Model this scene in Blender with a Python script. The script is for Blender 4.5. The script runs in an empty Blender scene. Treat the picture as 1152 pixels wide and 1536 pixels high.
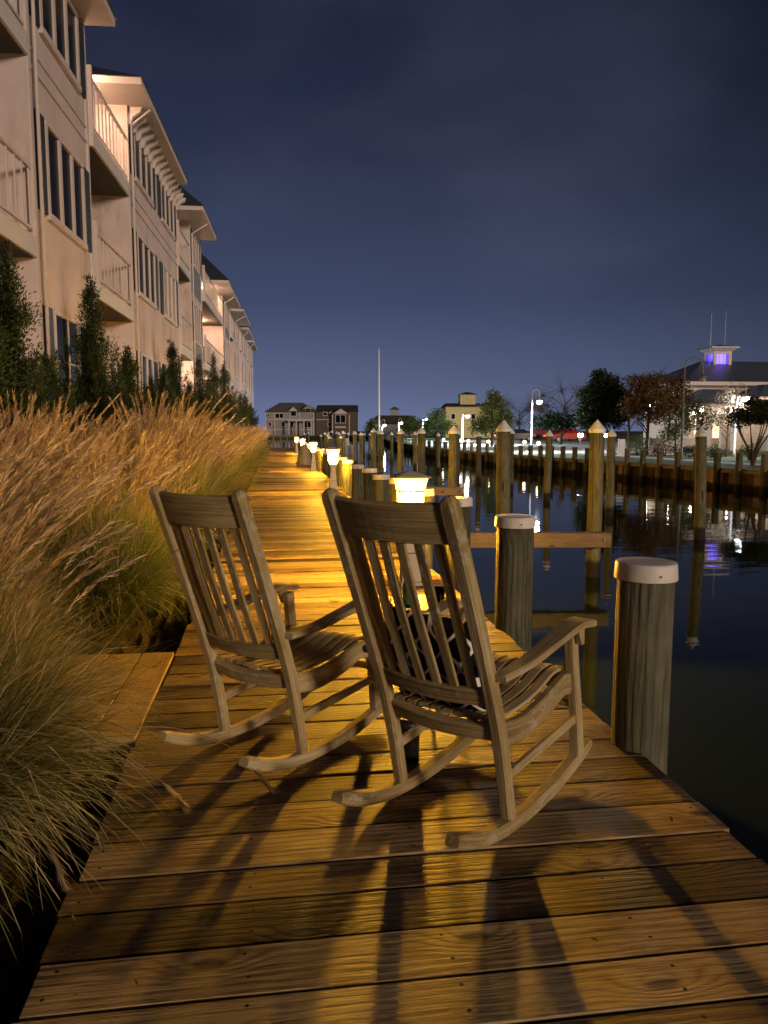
import bpy, math, random
from mathutils import Vector, Matrix, Euler
R = math.radians
C = bpy.context.scene.collection
random.seed(7)
PI = math.pi
WATER = -0.64

# ------------------------------------------------------------------ helpers
def tag(o, label=None, cat=None, group=None, kind=None):
    if label: o['label'] = label
    if cat: o['category'] = cat
    if group: o['group'] = group
    if kind: o['kind'] = kind
    return o

def thing(name, label, cat, loc=(0, 0, 0), rz=0.0, group=None):
    o = bpy.data.objects.new(name, None)
    o.empty_display_size = 0.1
    C.objects.link(o)
    o.location = loc
    o.rotation_euler = (0, 0, rz)
    return tag(o, label, cat, group)

class MB:
    """collects shapes into one mesh; g = grain coordinate (x along the grain), c = a tone per vertex"""
    def __init__(s):
        s.v = []; s.f = []; s.g = []; s.c = []
    def add(s, vs, fs, gs=None, c=0.5):
        n = len(s.v)
        s.v += [tuple(v) for v in vs]
        s.f += [tuple(i + n for i in f) for f in fs]
        s.g += [tuple(v) for v in (gs or vs)]
        if isinstance(c, (int, float)):
            s.c += [c] * len(vs)
        else:
            s.c += list(c)
        return s
    def box(s, x0, x1, y0, y1, z0, z1, grain=0, c=0.5, off=(0, 0, 0), bev=0.0):
        if bev <= 0:
            vs = [(x, y, z) for z in (z0, z1) for y in (y0, y1) for x in (x0, x1)]
            fs = [(0, 2, 3, 1), (4, 5, 7, 6), (0, 1, 5, 4), (2, 6, 7, 3), (0, 4, 6, 2), (1, 3, 7, 5)]
        else:
            b = bev
            vs = []
            for z, i in ((z0, b), (z0 + b, 0), (z1 - b, 0), (z1, b)):
                if i == 0:
                    ring = [(x0 + b, y0), (x1 - b, y0), (x1, y0 + b), (x1, y1 - b), (x1 - b, y1), (x0 + b, y1), (x0, y1 - b), (x0, y0 + b)]
                else:
                    ring = [(x0 + b, y0 + b * .5), (x1 - b, y0 + b * .5), (x1 - b * .5, y0 + b), (x1 - b * .5, y1 - b), (x1 - b, y1 - b * .5), (x0 + b, y1 - b * .5), (x0 + b * .5, y1 - b), (x0 + b * .5, y0 + b)]
                vs += [(x, y, z) for x, y in ring]
            fs = []
            for k in range(3):
                for i in range(8):
                    j = (i + 1) % 8
                    fs.append((k * 8 + i, k * 8 + j, k * 8 + 8 + j, k * 8 + 8 + i))
            fs.append(tuple(range(7, -1, -1)))
            fs.append(tuple(range(24, 32)))
        gs = []
        for v in vs:
            q = (v[0], v[1], v[2]) if grain == 0 else ((v[1], v[0], v[2]) if grain == 1 else (v[2], v[0], v[1]))
            gs.append((q[0] + off[0], q[1] + off[1], q[2] + off[2]))
        return s.add(vs, fs, gs, c)
    def sweep(s, pts, w, t, side=(1, 0, 0), ch=0.006, c=None, off=None):
        """rectangular bar along pts; w along side, t across; w, t numbers or lists"""
        if c is None: c = random.uniform(.2, .8)
        pts = [Vector(p) for p in pts]
        side = Vector(side)
        n = len(pts)
        W = w if isinstance(w, (list, tuple)) else [w] * n
        T = t if isinstance(t, (list, tuple)) else [t] * n
        if off is None: off = (random.uniform(0, 50), random.uniform(0, 50), random.uniform(0, 9))
        vs = []; gs = []; L = 0
        for i, p in enumerate(pts):
            tan = (pts[min(i + 1, n - 1)] - pts[max(i - 1, 0)]).normalized()
            S = (side - tan * side.dot(tan)).normalized()
            N = tan.cross(S)
            if i: L += (p - pts[i - 1]).length
            a, b = W[i] / 2, T[i] / 2
            k = min(ch, a * .8, b * .8)
            for (u, v) in ((a - k, -b), (a, -b + k), (a, b - k), (a - k, b), (-a + k, b), (-a, b - k), (-a, -b + k), (-a + k, -b)):
                vs.append(p + S * u + N * v)
                gs.append((L + off[0], u + off[1], v + off[2]))
        fs = []
        for i in range(n - 1):
            for j in range(8):
                k = (j + 1) % 8
                fs.append((i * 8 + j, i * 8 + k, i * 8 + 8 + k, i * 8 + 8 + j))
        fs.append(tuple(range(7, -1, -1)))
        fs.append(tuple(range((n - 1) * 8, n * 8)))
        return s.add(vs, fs, gs, c)
    def tube(s, pts, r, n=8, c=0.5, caps=True, off=None):
        pts = [Vector(p) for p in pts]
        m = len(pts)
        RR = r if isinstance(r, (list, tuple)) else [r] * m
        if off is None: off = (random.uniform(0, 50), random.uniform(0, 50), 0)
        vs = []; gs = []; L = 0
        S = None
        for i, p in enumerate(pts):
            tan = (pts[min(i + 1, m - 1)] - pts[max(i - 1, 0)]).normalized()
            if S is None:
                S = tan.orthogonal().normalized()
            else:
                S = (S - tan * S.dot(tan)).normalized()
            N = tan.cross(S)
            if i: L += (p - pts[i - 1]).length
            for j in range(n):
                a = 2 * PI * j / n
                vs.append(p + S * (RR[i] * math.cos(a)) + N * (RR[i] * math.sin(a)))
                gs.append((L + off[0], RR[i] * math.cos(a) * 1.0 + off[1], RR[i] * math.sin(a)))
        fs = []
        for i in range(m - 1):
            for j in range(n):
                k = (j + 1) % n
                fs.append((i * n + j, i * n + k, i * n + n + k, i * n + n + j))
        if caps:
            fs.append(tuple(range(n - 1, -1, -1)))
            fs.append(tuple(range((m - 1) * n, m * n)))
        return s.add(vs, fs, gs, c)
    def lathe(s, prof, n=20, cx=0, cy=0, c=0.5, sq=False):
        vs = []; fs = []
        m = len(prof)
        for (r, z) in prof:
            for j in range(n):
                a = 2 * PI * (j + (.5 if sq else 0)) / n
                k = r / math.cos(PI / 4) if sq else r
                vs.append((cx + k * math.cos(a), cy + k * math.sin(a), z))
        for i in range(m - 1):
            for j in range(n):
                k = (j + 1) % n
                fs.append((i * n + j, i * n + k, i * n + n + k, i * n + n + j))
        fs.append(tuple(range(n - 1, -1, -1)))
        fs.append(tuple(range((m - 1) * n, m * n)))
        return s.add(vs, fs, [(v[2], v[0], v[1]) for v in vs], c)
    def quad(s, a, b, c_, d, c=0.5):
        return s.add([a, b, c_, d], [(0, 1, 2, 3)], None, c)
    def poly(s, pts, c=0.5):
        return s.add(pts, [tuple(range(len(pts)))], None, c)
    def build(s, name, mat, parent=None, smooth=False, loc=None):
        me = bpy.data.meshes.new(name)
        me.from_pydata(s.v, [], s.f)
        a = me.attributes.new('gc', 'FLOAT_VECTOR', 'POINT')
        a.data.foreach_set('vector', [x for g in s.g for x in g])
        a = me.attributes.new('tone', 'FLOAT', 'POINT')
        a.data.foreach_set('value', s.c)
        me.materials.append(mat)
        if smooth:
            me.polygons.foreach_set('use_smooth', [True] * len(me.polygons))
        me.update()
        o = bpy.data.objects.new(name, me)
        C.objects.link(o)
        if parent: o.parent = parent
        if loc: o.location = loc
        return o

def copy_tree(o, parent=None):
    c = o.copy()
    C.objects.link(c)
    c.parent = parent
    for ch in list(o.children):
        copy_tree(ch, c)
    return c

def interp(pts, n):
    """smooth Catmull-Rom path through pts, n samples per span"""
    P = [Vector(p) for p in pts]
    P = [P[0] * 2 - P[1]] + P + [P[-1] * 2 - P[-2]]
    out = []
    for i in range(1, len(P) - 2):
        for k in range(n):
            t = k / n
            a, b, c, d = P[i - 1:i + 3]
            out.append(.5 * ((2 * b) + (c - a) * t + (2 * a - 5 * b + 4 * c - d) * t * t + (3 * b - a - 3 * c + d) * t ** 3))
    out.append(P[-2])
    return out

# ------------------------------------------------------------------ materials
class NT:
    def __init__(s, name):
        s.m = bpy.data.materials.new(name)
        s.m.use_nodes = True
        s.t = s.m.node_tree
        s.b = s.t.nodes['Principled BSDF']
        s.out = s.t.nodes['Material Output']
    def n(s, typ, **kw):
        x = s.t.nodes.new(typ)
        for k, v in kw.items(): setattr(x, k, v)
        return x
    def l(s, a, b): s.t.links.new(a, b)
    def math(s, op, a, b=None, c=None, clamp=False):
        x = s.n('ShaderNodeMath', operation=op, use_clamp=clamp)
        for i, q in enumerate((a, b, c)):
            if q is None: continue
            if hasattr(q, 'is_linked'): s.l(q, x.inputs[i])
            else: x.inputs[i].default_value = q
        return x.outputs[0]
    def noise(s, vec, scale, detail=3, rough=.55, dim='3D'):
        x = s.n('ShaderNodeTexNoise', noise_dimensions=dim)
        x.inputs['Scale'].default_value = scale
        x.inputs['Detail'].default_value = detail
        x.inputs['Roughness'].default_value = rough
        if vec is not None: s.l(vec, x.inputs['Vector'])
        return x.outputs['Fac']
    def vmul(s, vec, m):
        x = s.n('ShaderNodeVectorMath', operation='MULTIPLY')
        s.l(vec, x.inputs[0]); x.inputs[1].default_value = m
        return x.outputs[0]
    def comb(s, x_, y_, z_=0.0):
        x = s.n('ShaderNodeCombineXYZ')
        for i, q in enumerate((x_, y_, z_)):
            if hasattr(q, 'is_linked'): s.l(q, x.inputs[i])
            else: x.inputs[i].default_value = q
        return x.outputs[0]
    def ramp(s, fac, stops):
        x = s.n('ShaderNodeValToRGB')
        e = x.color_ramp.elements
        while len(e) > 1: e.remove(e[-1])
        e[0].position = stops[0][0]; e[0].color = (*stops[0][1], 1)
        for p, c in stops[1:]:
            q = e.new(p); q.color = (*c, 1)
        s.l(fac, x.inputs[0])
        return x.outputs[0]
    def mix(s, fac, a, b, mode='MIX'):
        x = s.n('ShaderNodeMix', data_type='RGBA', blend_type=mode)
        for i, q in ((0, fac), (6, a), (7, b)):
            if hasattr(q, 'is_linked'): s.l(q, x.inputs[i])
            elif i == 0: x.inputs[0].default_value = q
            else: x.inputs[i].default_value = (*q, 1)
        return x.outputs[2]
    def maprange(s, v, a, b, c=0., d=1., smooth=True):
        x = s.n('ShaderNodeMapRange', interpolation_type='SMOOTHSTEP' if smooth else 'LINEAR')
        s.l(v, x.inputs[0])
        for i, q in enumerate((a, b, c, d)): x.inputs[i + 1].default_value = q
        return x.outputs[0]
    def bump(s, h, strength, dist=0.01):
        x = s.n('ShaderNodeBump')
        x.inputs['Strength'].default_value = strength
        x.inputs['Distance'].default_value = dist
        s.l(h, x.inputs['Height'])
        s.l(x.outputs[0], s.b.inputs['Normal'])
    def col(s, c):
        if hasattr(c, 'is_linked'): s.l(c, s.b.inputs['Base Color'])
        else: s.b.inputs['Base Color'].default_value = (*c, 1)
    def rough(s, r):
        if hasattr(r, 'is_linked'): s.l(r, s.b.inputs['Roughness'])
        else: s.b.inputs['Roughness'].default_value = r
    def attr(s, name): return s.n('ShaderNodeAttribute', attribute_name=name)

def wood(name, stops, freq=28, fine=160, bump=.5, knot=True, rough=.75, lichen=None, sine=.12, fcon=.38, wamp=4.0, kpull=3.2, tone=.35, wet=False, dist=.004, kx=1.3, ky=3.2, spec=.3):
    t = NT(name)
    g = t.attr('gc').outputs['Vector']
    sep = t.n('ShaderNodeSeparateXYZ'); t.l(g, sep.inputs[0])
    x, y, z = sep.outputs
    warp = t.noise(t.vmul(g, (.45, 4.0, 4.0)), 1.0, 2)
    across = t.math('ADD', y, t.math('MULTIPLY', z, .6))
    ph = t.math('ADD', t.math('MULTIPLY', across, freq), t.math('MULTIPLY', warp, wamp))
    kcore = None
    if knot:
        vor = t.n('ShaderNodeTexVoronoi', voronoi_dimensions='2D')
        vor.inputs['Scale'].default_value = 1.0
        t.l(t.comb(t.math('MULTIPLY', x, kx), t.math('MULTIPLY', y, ky)), vor.inputs['Vector'])
        d = vor.outputs['Distance']
        pull = t.maprange(d, .0, .26, 1, 0)
        ph = t.math('ADD', ph, t.math('MULTIPLY', pull, kpull))
        kcore = t.maprange(d, .035, .085, 1, 0)
    st = t.math('SINE', t.math('MULTIPLY', ph, 2 * PI))
    st = t.math('POWER', t.math('MULTIPLY_ADD', st, .5, .5), .45)
    fn = t.noise(t.vmul(g, (5, fine, fine)), 1.0, 3, .6)
    blot = t.noise(t.vmul(g, (2.2, 5, 5)), 1.0, 4, .6)
    fnc = t.maprange(fn, .32, .68, 0, 1, False)
    val = t.math('ADD', t.math('MULTIPLY', st, sine), t.math('MULTIPLY_ADD', fnc, fcon, .30 - fcon * .5 + (.18 - sine) * .7))
    val = t.math('ADD', val, t.math('MULTIPLY', t.math('SUBTRACT', blot, .5), .9))
    tn = t.attr('tone').outputs['Fac']
    val = t.math('ADD', val, t.math('MULTIPLY', t.math('SUBTRACT', tn, .5), tone))
    val = t.math('ADD', val, .1)
    col = t.ramp(val, stops)
    if kcore is not None:
        col = t.mix(t.math('MULTIPLY', kcore, .8), col, tuple(q * .45 for q in stops[0][1]))
    if lichen:
        ln = t.noise(t.vmul(g, (22, 30, 30)), 1.0, 3, .6)
        lf = t.math('MULTIPLY', t.maprange(ln, .54, .60, 0, 1), lichen[1])
        big = t.maprange(t.noise(t.vmul(g, (3, 3, 3)), 1.0, 2), .42, .58, 0, 1)
        col = t.mix(t.math('MULTIPLY', lf, big), col, lichen[0])
    if wet:
        geo = t.n('ShaderNodeNewGeometry')
        s2 = t.n('ShaderNodeSeparateXYZ'); t.l(geo.outputs['Position'], s2.inputs[0])
        nz = t.noise(geo.outputs['Position'], 9, 3)
        zz = t.math('ADD', s2.outputs[2], t.math('MULTIPLY', nz, .12))
        wf = t.maprange(zz, wet - .03, wet + .05, 1, 0)
        col = t.mix(wf, col, (.012, .011, .009))
    t.col(col)
    t.rough(t.maprange(fn, .2, .8, rough - .12, rough + .1, False))
    t.b.inputs['Specular IOR Level'].default_value = spec
    h = t.math('ADD', t.math('MULTIPLY', st, sine * 1.6), fn)
    if kcore is not None: h = t.math('SUBTRACT', h, t.math('MULTIPLY', kcore, .5))
    t.bump(h, bump, dist)
    return t.m

def plain(name, c, rough=.6, nscale=0, namp=.15, bump=0, metal=0, dist=.01, dirt=None, spec=.4):
    t = NT(name)
    t.b.inputs['Metallic'].default_value = metal
    t.b.inputs['Specular IOR Level'].default_value = spec
    t.rough(rough)
    if nscale:
        co = t.n('ShaderNodeTexCoord').outputs['Object']
        n = t.noise(co, nscale, 5, .6)
        a = tuple(max(0, q * (1 - namp)) for q in c); b = tuple(min(1, q * (1 + namp)) for q in c)
        col = t.ramp(n, [(.3, a), (.7, b)])
        if dirt:
            n2 = t.noise(t.vmul(co, (1.1, 1.1, .35)), dirt[1], 4, .65)
            col = t.mix(t.maprange(n2, .52, .72, 0, dirt[2]), col, dirt[0])
        t.col(col)
        if bump: t.bump(n, bump, dist)
    else:
        t.col(c)
    return t.m

def emit(name, c, s, base=(.8, .8, .8)):
    t = NT(name)
    t.col(base)
    t.b.inputs['Emission Color'].default_value = (*c, 1)
    t.b.inputs['Emission Strength'].default_value = s
    return t.m

def leafmat(name, stops, trans=.25, rough=.6):
    t = NT(name)
    tn = t.attr('tone').outputs['Fac']
    t.col(t.ramp(tn, stops))
    t.rough(rough)
    t.b.inputs['Specular IOR Level'].default_value = .2
    if trans:
        tr = t.n('ShaderNodeBsdfTranslucent')
        t.l(t.ramp(tn, stops), tr.inputs[0])
        mx = t.n('ShaderNodeMixShader'); mx.inputs[0].default_value = trans
        t.l(t.b.outputs[0], mx.inputs[1]); t.l(tr.outputs[0], mx.inputs[2])
        t.l(mx.outputs[0], t.out.inputs[0])
    return t.m

M = {}
M['deck'] = wood('weathered_deck_boards', [(.20, (.022, .012, .005)), (.45, (.115, .070, .027)), (.68, (.27, .18, .08)), (.9, (.46, .345, .18))], freq=34, fine=130, bump=1.0, dist=.009, tone=.6, sine=.18, wamp=3.2, kpull=2.4, kx=1.3, ky=2.9, spec=.35, rough=.62)
M['pad'] = wood('newer_pine_boards', [(.1, (.22, .14, .06)), (.5, (.40, .28, .13)), (1, (.52, .40, .22))], freq=22, bump=.35, tone=.3, kx=1.2, ky=3)
M['chair'] = wood('silvered_teak', [(.15, (.115, .080, .030)), (.45, (.31, .235, .105)), (.7, (.47, .38, .20)), (1, (.60, .53, .37))], freq=40, fine=150, sine=.08, fcon=.27, bump=.6, knot=False, rough=.8, lichen=((.46, .43, .34), .6), dist=.004)
M['pile'] = wood('treated_green_pile_wood', [(.1, (.018, .019, .011)), (.45, (.066, .070, .043)), (.75, (.125, .125, .082)), (1, (.18, .17, .12))], freq=24, fine=60, bump=.9, sine=.24, wamp=3, knot=True, rough=.8, wet=-.36, dist=.006, kx=.55, ky=3)
M['beam'] = wood('pale_dock_timber', [(.1, (.06, .046, .032)), (.5, (.135, .105, .078)), (1, (.23, .19, .145))], freq=16, bump=.4, rough=.75)
M['white_cap'] = plain('pale_plastic_cap', (.66, .64, .62), .5, 9, .08, .1, dirt=((.36, .32, .26), 9, .7))
M['cone_cap'] = plain('pale_cone_cap', (.54, .61, .74), .5, 9, .1)
M['bulk'] = wood('bulkhead_sheet_planks', [(.1, (.035, .022, .014)), (.45, (.10, .062, .04)), (.75, (.20, .13, .085)), (1, (.30, .21, .15))], freq=3, fine=20, bump=.4, knot=False, rough=.85, wet=-.40, tone=1.1)
M['bulkcap'] = plain('bulkhead_cap_board', (.17, .165, .12), .8, 5, .25)
M['lamp_body'] = plain('tan_plastic_pedestal', (.55, .47, .36), .45, 6, .06)
def lensmat(name, col, es, tint, tw):
    t = NT(name)
    t.col(tuple(q * .6 for q in tint)); t.rough(.3)
    t.b.inputs['Emission Color'].default_value = (*col, 1); t.b.inputs['Emission Strength'].default_value = es
    tr = t.n('ShaderNodeBsdfTransparent'); tr.inputs[0].default_value = (*tint, 1)
    mx = t.n('ShaderNodeMixShader'); mx.inputs[0].default_value = tw
    t.l(t.b.outputs[0], mx.inputs[1]); t.l(tr.outputs[0], mx.inputs[2]); t.l(mx.outputs[0], t.out.inputs[0])
    return t.m
M['lens'] = lensmat('amber_lamp_lens', (1, .56, .10), 2.6, (1, .80, .45), .55)
M['lens_low'] = lensmat('amber_lower_lens', (1, .60, .13), 2.2, (1, .82, .5), .6)
M['bulb'] = emit('lit_sodium_bulb', (1, .575, .06), 4900)
M['black'] = plain('black_gloss', (.012, .012, .014), .25)
M['dark_metal'] = plain('dark_metal', (.03, .03, .03), .4)
M['screw'] = plain('dark_screw_hole', (.012, .009, .006), .7)
M['mulch'] = plain('dark_bark_mulch', (.016, .011, .008), .95, 30, .7, 1.0, dist=.05)
M['earth'] = plain('dark_ground', (.05, .05, .035), .95, 2, .3)
M['lawn'] = plain('mown_lawn', (.10, .14, .055), .9, 3, .3, .5, dist=.05)
M['lot'] = plain('pale_concrete_lot', (.58, .58, .56), .85, 1.2, .12)

# water: dark, nearly still, long soft ripples
t = NT('still_dark_water')
t.col((.010, .017, .013)); t.rough(.02)
t.b.inputs['IOR'].default_value = 1.33
t.b.inputs['Specular IOR Level'].default_value = .5
co = t.n('ShaderNodeTexCoord').outputs['Object']
w1 = t.noise(t.vmul(co, (.55, 1.6, 1)), 1.0, 2, .5)
w2 = t.noise(t.vmul(co, (2.2, 6.0, 1)), 1.0, 2, .5)
t.bump(t.math('ADD', w1, t.math('MULTIPLY', w2, .18)), .10, .06)
M['water'] = t.m

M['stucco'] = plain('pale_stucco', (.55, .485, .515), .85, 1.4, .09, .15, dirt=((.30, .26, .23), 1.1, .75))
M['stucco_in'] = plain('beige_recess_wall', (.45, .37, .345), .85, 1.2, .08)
M['trim'] = plain('white_painted_trim', (.56, .515, .53), .55, 3, .05)
M['slab'] = plain('balcony_fascia', (.58, .57, .58), .6, 3, .06)
M['glass'] = plain('dark_window_glass', (.006, .008, .012), .25, spec=.06)
M['blind'] = plain('window_with_pale_blind', (.42, .38, .33), .25)
M['shutter'] = plain('dark_blue_shutter', (.022, .035, .055), .55)
M['metalroof'] = plain('dark_blue_metal_roof', (.045, .06, .085), .4, metal=.3)
M['siding'] = plain('blue_grey_siding', (.20, .22, .25), .75, 4, .1)
M['ceiling'] = plain('porch_ceiling', (.62, .55, .48), .8)
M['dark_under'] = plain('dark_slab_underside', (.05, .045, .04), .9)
M['balcony_lamp'] = emit('lit_balcony_globe', (1, .56, .30), 520)

M['blade'] = leafmat('grass_blades', [(0, (.022, .045, .010)), (.35, (.11, .16, .028)), (.7, (.30, .27, .10)), (1, (.58, .50, .30))], .35)
M['plume'] = leafmat('grass_plumes', [(0, (.17, .11, .062)), (.5, (.42, .32, .21)), (1, (.80, .70, .53))], .4)
M['juniper'] = leafmat('juniper_green', [(0, (.007, .014, .005)), (.5, (.020, .038, .012)), (1, (.050, .075, .022))], .1)
M['leaf_dark'] = leafmat('dark_evergreen_leaves', [(0, (.006, .012, .005)), (.5, (.016, .028, .010)), (1, (.035, .055, .018))], .12)
M['leaf_mid'] = leafmat('mid_green_leaves', [(0, (.03, .045, .014)), (.5, (.085, .115, .034)), (1, (.17, .21, .065))], .25)
M['leaf_fall'] = leafmat('rusty_autumn_leaves', [(0, (.03, .016, .008)), (.5, (.10, .055, .022)), (1, (.20, .13, .05))], .25)
M['leaf_pale'] = leafmat('blossom_pale_leaves', [(0, (.12, .09, .06)), (.5, (.30, .22, .14)), (1, (.5, .42, .32))], .3)
M['bark'] = wood('grey_brown_bark', [(.1, (.02, .015, .010)), (.5, (.06, .045, .03)), (1, (.12, .09, .065))], freq=9, fine=40, knot=False, rough=.9)
M['twig'] = plain('bare_twigs', (.09, .065, .06), .9)

# ------------------------------------------------------------------ world (night sky) and the one sun
sc = bpy.context.scene
w = bpy.data.worlds.new('World'); sc.world = w; w.use_nodes = True
nt = w.node_tree; nt.nodes.clear()
def wn(typ, **kw):
    x = nt.nodes.new(typ)
    for k, v in kw.items(): setattr(x, k, v)
    return x
WL = nt.links.new
tc = wn('ShaderNodeTexCoord')
sep = wn('ShaderNodeSeparateXYZ'); WL(tc.outputs['Generated'], sep.inputs[0])
rp = wn('ShaderNodeValToRGB'); WL(sep.outputs[2], rp.inputs[0])
e = rp.color_ramp.elements
e[0].position = 0.0; e[0].color = (.116, .142, .255, 1)
e[1].position = .60; e[1].color = (.0085, .0105, .028, 1)
for p, c in ((.06, (.078, .098, .178)), (.16, (.041, .054, .108)), (.32, (.0205, .026, .056)), (.45, (.0125, .0165, .041))):
    q = e.new(p); q.color = (*c, 1)
# town glow: the sky is brighter over the far end of the canal and darker to the right
dt = wn('ShaderNodeVectorMath', operation='DOT_PRODUCT'); WL(tc.outputs['Generated'], dt.inputs[0])
dt.inputs[1].default_value = (-.05, .99, 0.05)
mr = wn('ShaderNodeMapRange'); WL(dt.outputs['Value'], mr.inputs[0])
mr.inputs[1].default_value = .62; mr.inputs[2].default_value = .99; mr.inputs[3].default_value = .22; mr.inputs[4].default_value = 1.02
mm = wn('ShaderNodeVectorMath', operation='SCALE'); WL(rp.outputs[0], mm.inputs[0]); WL(mr.outputs[0], mm.inputs['Scale'])
# thin clouds catching a little of the town light
mp = wn('ShaderNodeMapping'); WL(tc.outputs['Generated'], mp.inputs[0]); mp.inputs['Scale'].default_value = (1.3, 1.3, 3.2); mp.inputs['Location'].default_value = (3.1, 1.7, .4)
nz = wn('ShaderNodeTexNoise'); WL(mp.outputs[0], nz.inputs['Vector']); nz.inputs['Scale'].default_value = 1.9; nz.inputs['Detail'].default_value = 5; nz.inputs['Roughness'].default_value = .5
mr2 = wn('ShaderNodeMapRange', interpolation_type='SMOOTHSTEP'); WL(nz.outputs['Fac'], mr2.inputs[0])
mr2.inputs[1].default_value = .42; mr2.inputs[2].default_value = .72; mr2.inputs[3].default_value = 0; mr2.inputs[4].default_value = 1
cl = wn('ShaderNodeMix', data_type='RGBA', blend_type='ADD'); WL(mr2.outputs[0], cl.inputs[0]); WL(mm.outputs[0], cl.inputs[6]); cl.inputs[7].default_value = (.012, .0115, .017, 1)
bg = wn('ShaderNodeBackground'); WL(cl.outputs[2], bg.inputs[0]); bg.inputs[1].default_value = 1.25
wo = wn('ShaderNodeOutputWorld'); WL(bg.outputs[0], wo.inputs[0])

sun = bpy.data.lights.new('sun', 'SUN'); sun.energy = 1.8; sun.angle = R(9); sun.color = (1, .73, .52)
so = bpy.data.objects.new('sun', sun); C.objects.link(so)
# comes from behind the camera and to the right (the lit town side), low
so.rotation_euler = Vector((-.48, .84, -.15)).to_track_quat('-Z', 'Y').to_euler()

# ------------------------------------------------------------------ camera
H = 1.4; F = 1150.; CX, CY = 576., 768.; HY = 645.; VX = 412.
pitch = math.atan((CY - HY) / F); yaw = math.atan((CX - VX) / F * math.cos(pitch))
cam = bpy.data.cameras.new('camera'); co_ = bpy.data.objects.new('camera', cam); C.objects.link(co_)
cam.sensor_fit = 'VERTICAL'; cam.sensor_height = 36; cam.lens = F / 1536 * 36
cam.clip_start = .05; cam.clip_end = 3000
co_.location = (0, 0, H)
co_.rotation_euler = (PI / 2 - pitch, 0, -yaw)
sc.camera = co_
def at(px, D):
    """ground point that lies at column px of the survey photo, D metres ahead"""
    lat = (px - CX) / F * D
    return (lat * math.cos(yaw) + D * math.sin(yaw), D * math.cos(yaw) - lat * math.sin(yaw))
def zz(py, D): return H - (py - HY) / F * D

# ------------------------------------------------------------------ setting: ground, water, boardwalk
XL, XR = -.635, 1.557
m = MB(); m.poly([(-900, -300, WATER), (900, -300, WATER), (900, 1200, WATER), (-900, 1200, WATER)])
tag(m.build('water', M['water']), kind='structure')

# planting bed beside the boardwalk: mulch with small lumps
m = MB()
nx, ny = 40, 400
vs = []; fs = []
for j in range(ny + 1):
    for i in range(nx + 1):
        x = XL - .005 - (i / nx) ** 1.3 * 2.6
        y = -3 + j * .22
        vs.append((x, y, -.10 + random.uniform(-.018, .022) + .02 * math.sin(x * 7 + y * 3)))
for j in range(ny):
    for i in range(nx):
        a = j * (nx + 1) + i
        fs.append((a, a + nx + 1, a + nx + 2, a + 1))
m.add(vs, fs)
tag(m.build('planting_bed', M['mulch']), kind='structure')
m = MB(); m.poly([(XL - 2.5, -60, -.14), (XL - 2.5, 240, -.14), (-400, 240, -.14), (-400, -60, -.14)])
m.poly([(XL - .005, -60, -.14), (XL - .005, 240, -.14), (XL - .005, 240, -1.5), (XL - .005, -60, -1.5)])
m.poly([(XL - .005, 85, -.13), (XL - .005, 240, -.13), (XL - 3.0, 240, -.13), (XL - 3.0, 85, -.13)])
tag(m.build('left_bank', M['earth']), kind='structure')

def boards(y_start, y_end, gaps=None):
    out = []; y = y_start
    while y < y_end:
        p = random.choice((.186, .198, .198, .205, .21, .19))
        out.append((y, y + p - .012)); y += p
    return out
m = MB()
near = [-.80, -.59, -.39, -.18, .02, .23, .43, .64, .85, 1.05, 1.245, 1.43, 1.615, 1.80, 1.992, 2.192, 2.366, 2.579, 2.79, 2.99]
rows = [(a + .006, b - .006) for a, b in zip(near[:-1], near[1:])] + boards(3.0, 62)
for (a, b) in rows:
    jl = random.uniform(-.012, .012); jr = random.uniform(-.008, .010)
    dz = random.uniform(-.003, .003)
    roll = random.gauss(0, .0014); cup = random.uniform(-.004, .003); sag = random.uniform(-.003, .003)
    ox, oy = random.uniform(0, 90), random.uniform(0, 90); tn = random.random()
    nxs = 9; vs = []; gs = []; prf = [(0, -.034), (0, -.007), (.004, -.0022), (.012, 0), (.25, 0), (.5, 0), (.75, 0), (1 - .012, 0), (1 - .004, -.0022), (1, -.007), (1, -.034)]
    wbl = random.uniform(0, 6)
    for i in range(nxs):
        u = i / (nxs - 1); xx = (XL + jl) + (XR + jr - XL - jl) * u
        ew = .0018 * math.sin(u * 9 + wbl)
        for (v, z) in prf:
            vv = (v if .1 < v < .9 or v in (0, 1) else (v * .19 / .19))
            yy = a + (b - a) * vv + (ew if vv < .1 else (-ew if vv > .9 else 0))
            zq = z + dz + roll * (v - .5) * 2 + cup * (1 - (2 * v - 1) ** 2) + sag * math.sin(PI * u)
            vs.append((xx, yy, zq if z > -.02 else z)); gs.append((xx + ox, yy + oy, 0))
    k = len(prf); fs = []
    for i in range(nxs - 1):
        for j in range(k - 1): fs.append((i * k + j, (i + 1) * k + j, (i + 1) * k + j + 1, i * k + j + 1))
    fs.append(tuple(range(k))); fs.append(tuple(range(nxs * k - 1, (nxs - 1) * k - 1, -1)))
    m.add(vs, fs, gs, tn)
dk = tag(m.build('boardwalk', M['deck']), kind='structure')
m = MB()
for (a, b) in rows[:140]:
    for x in (XL + .05, -.09, .44, 1.0, XR - .06):
        for yy in (a + .045, b - .045):
            xx = x + random.uniform(-.012, .012); yj = yy + random.uniform(-.008, .008)
            r = .006
            m.poly([(xx + r * math.cos(k * PI / 4), yj + r * math.sin(k * PI / 4), .0075) for k in range(8)])
m.build('screw_heads', M['screw'], dk)
m = MB()
for x in (XL + .06, .46, XR - .06):
    m.box(x - .03, x + .03, -.8, 62, -.28, -.04, 1)
m.build('joists', M['pile'], dk)

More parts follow.
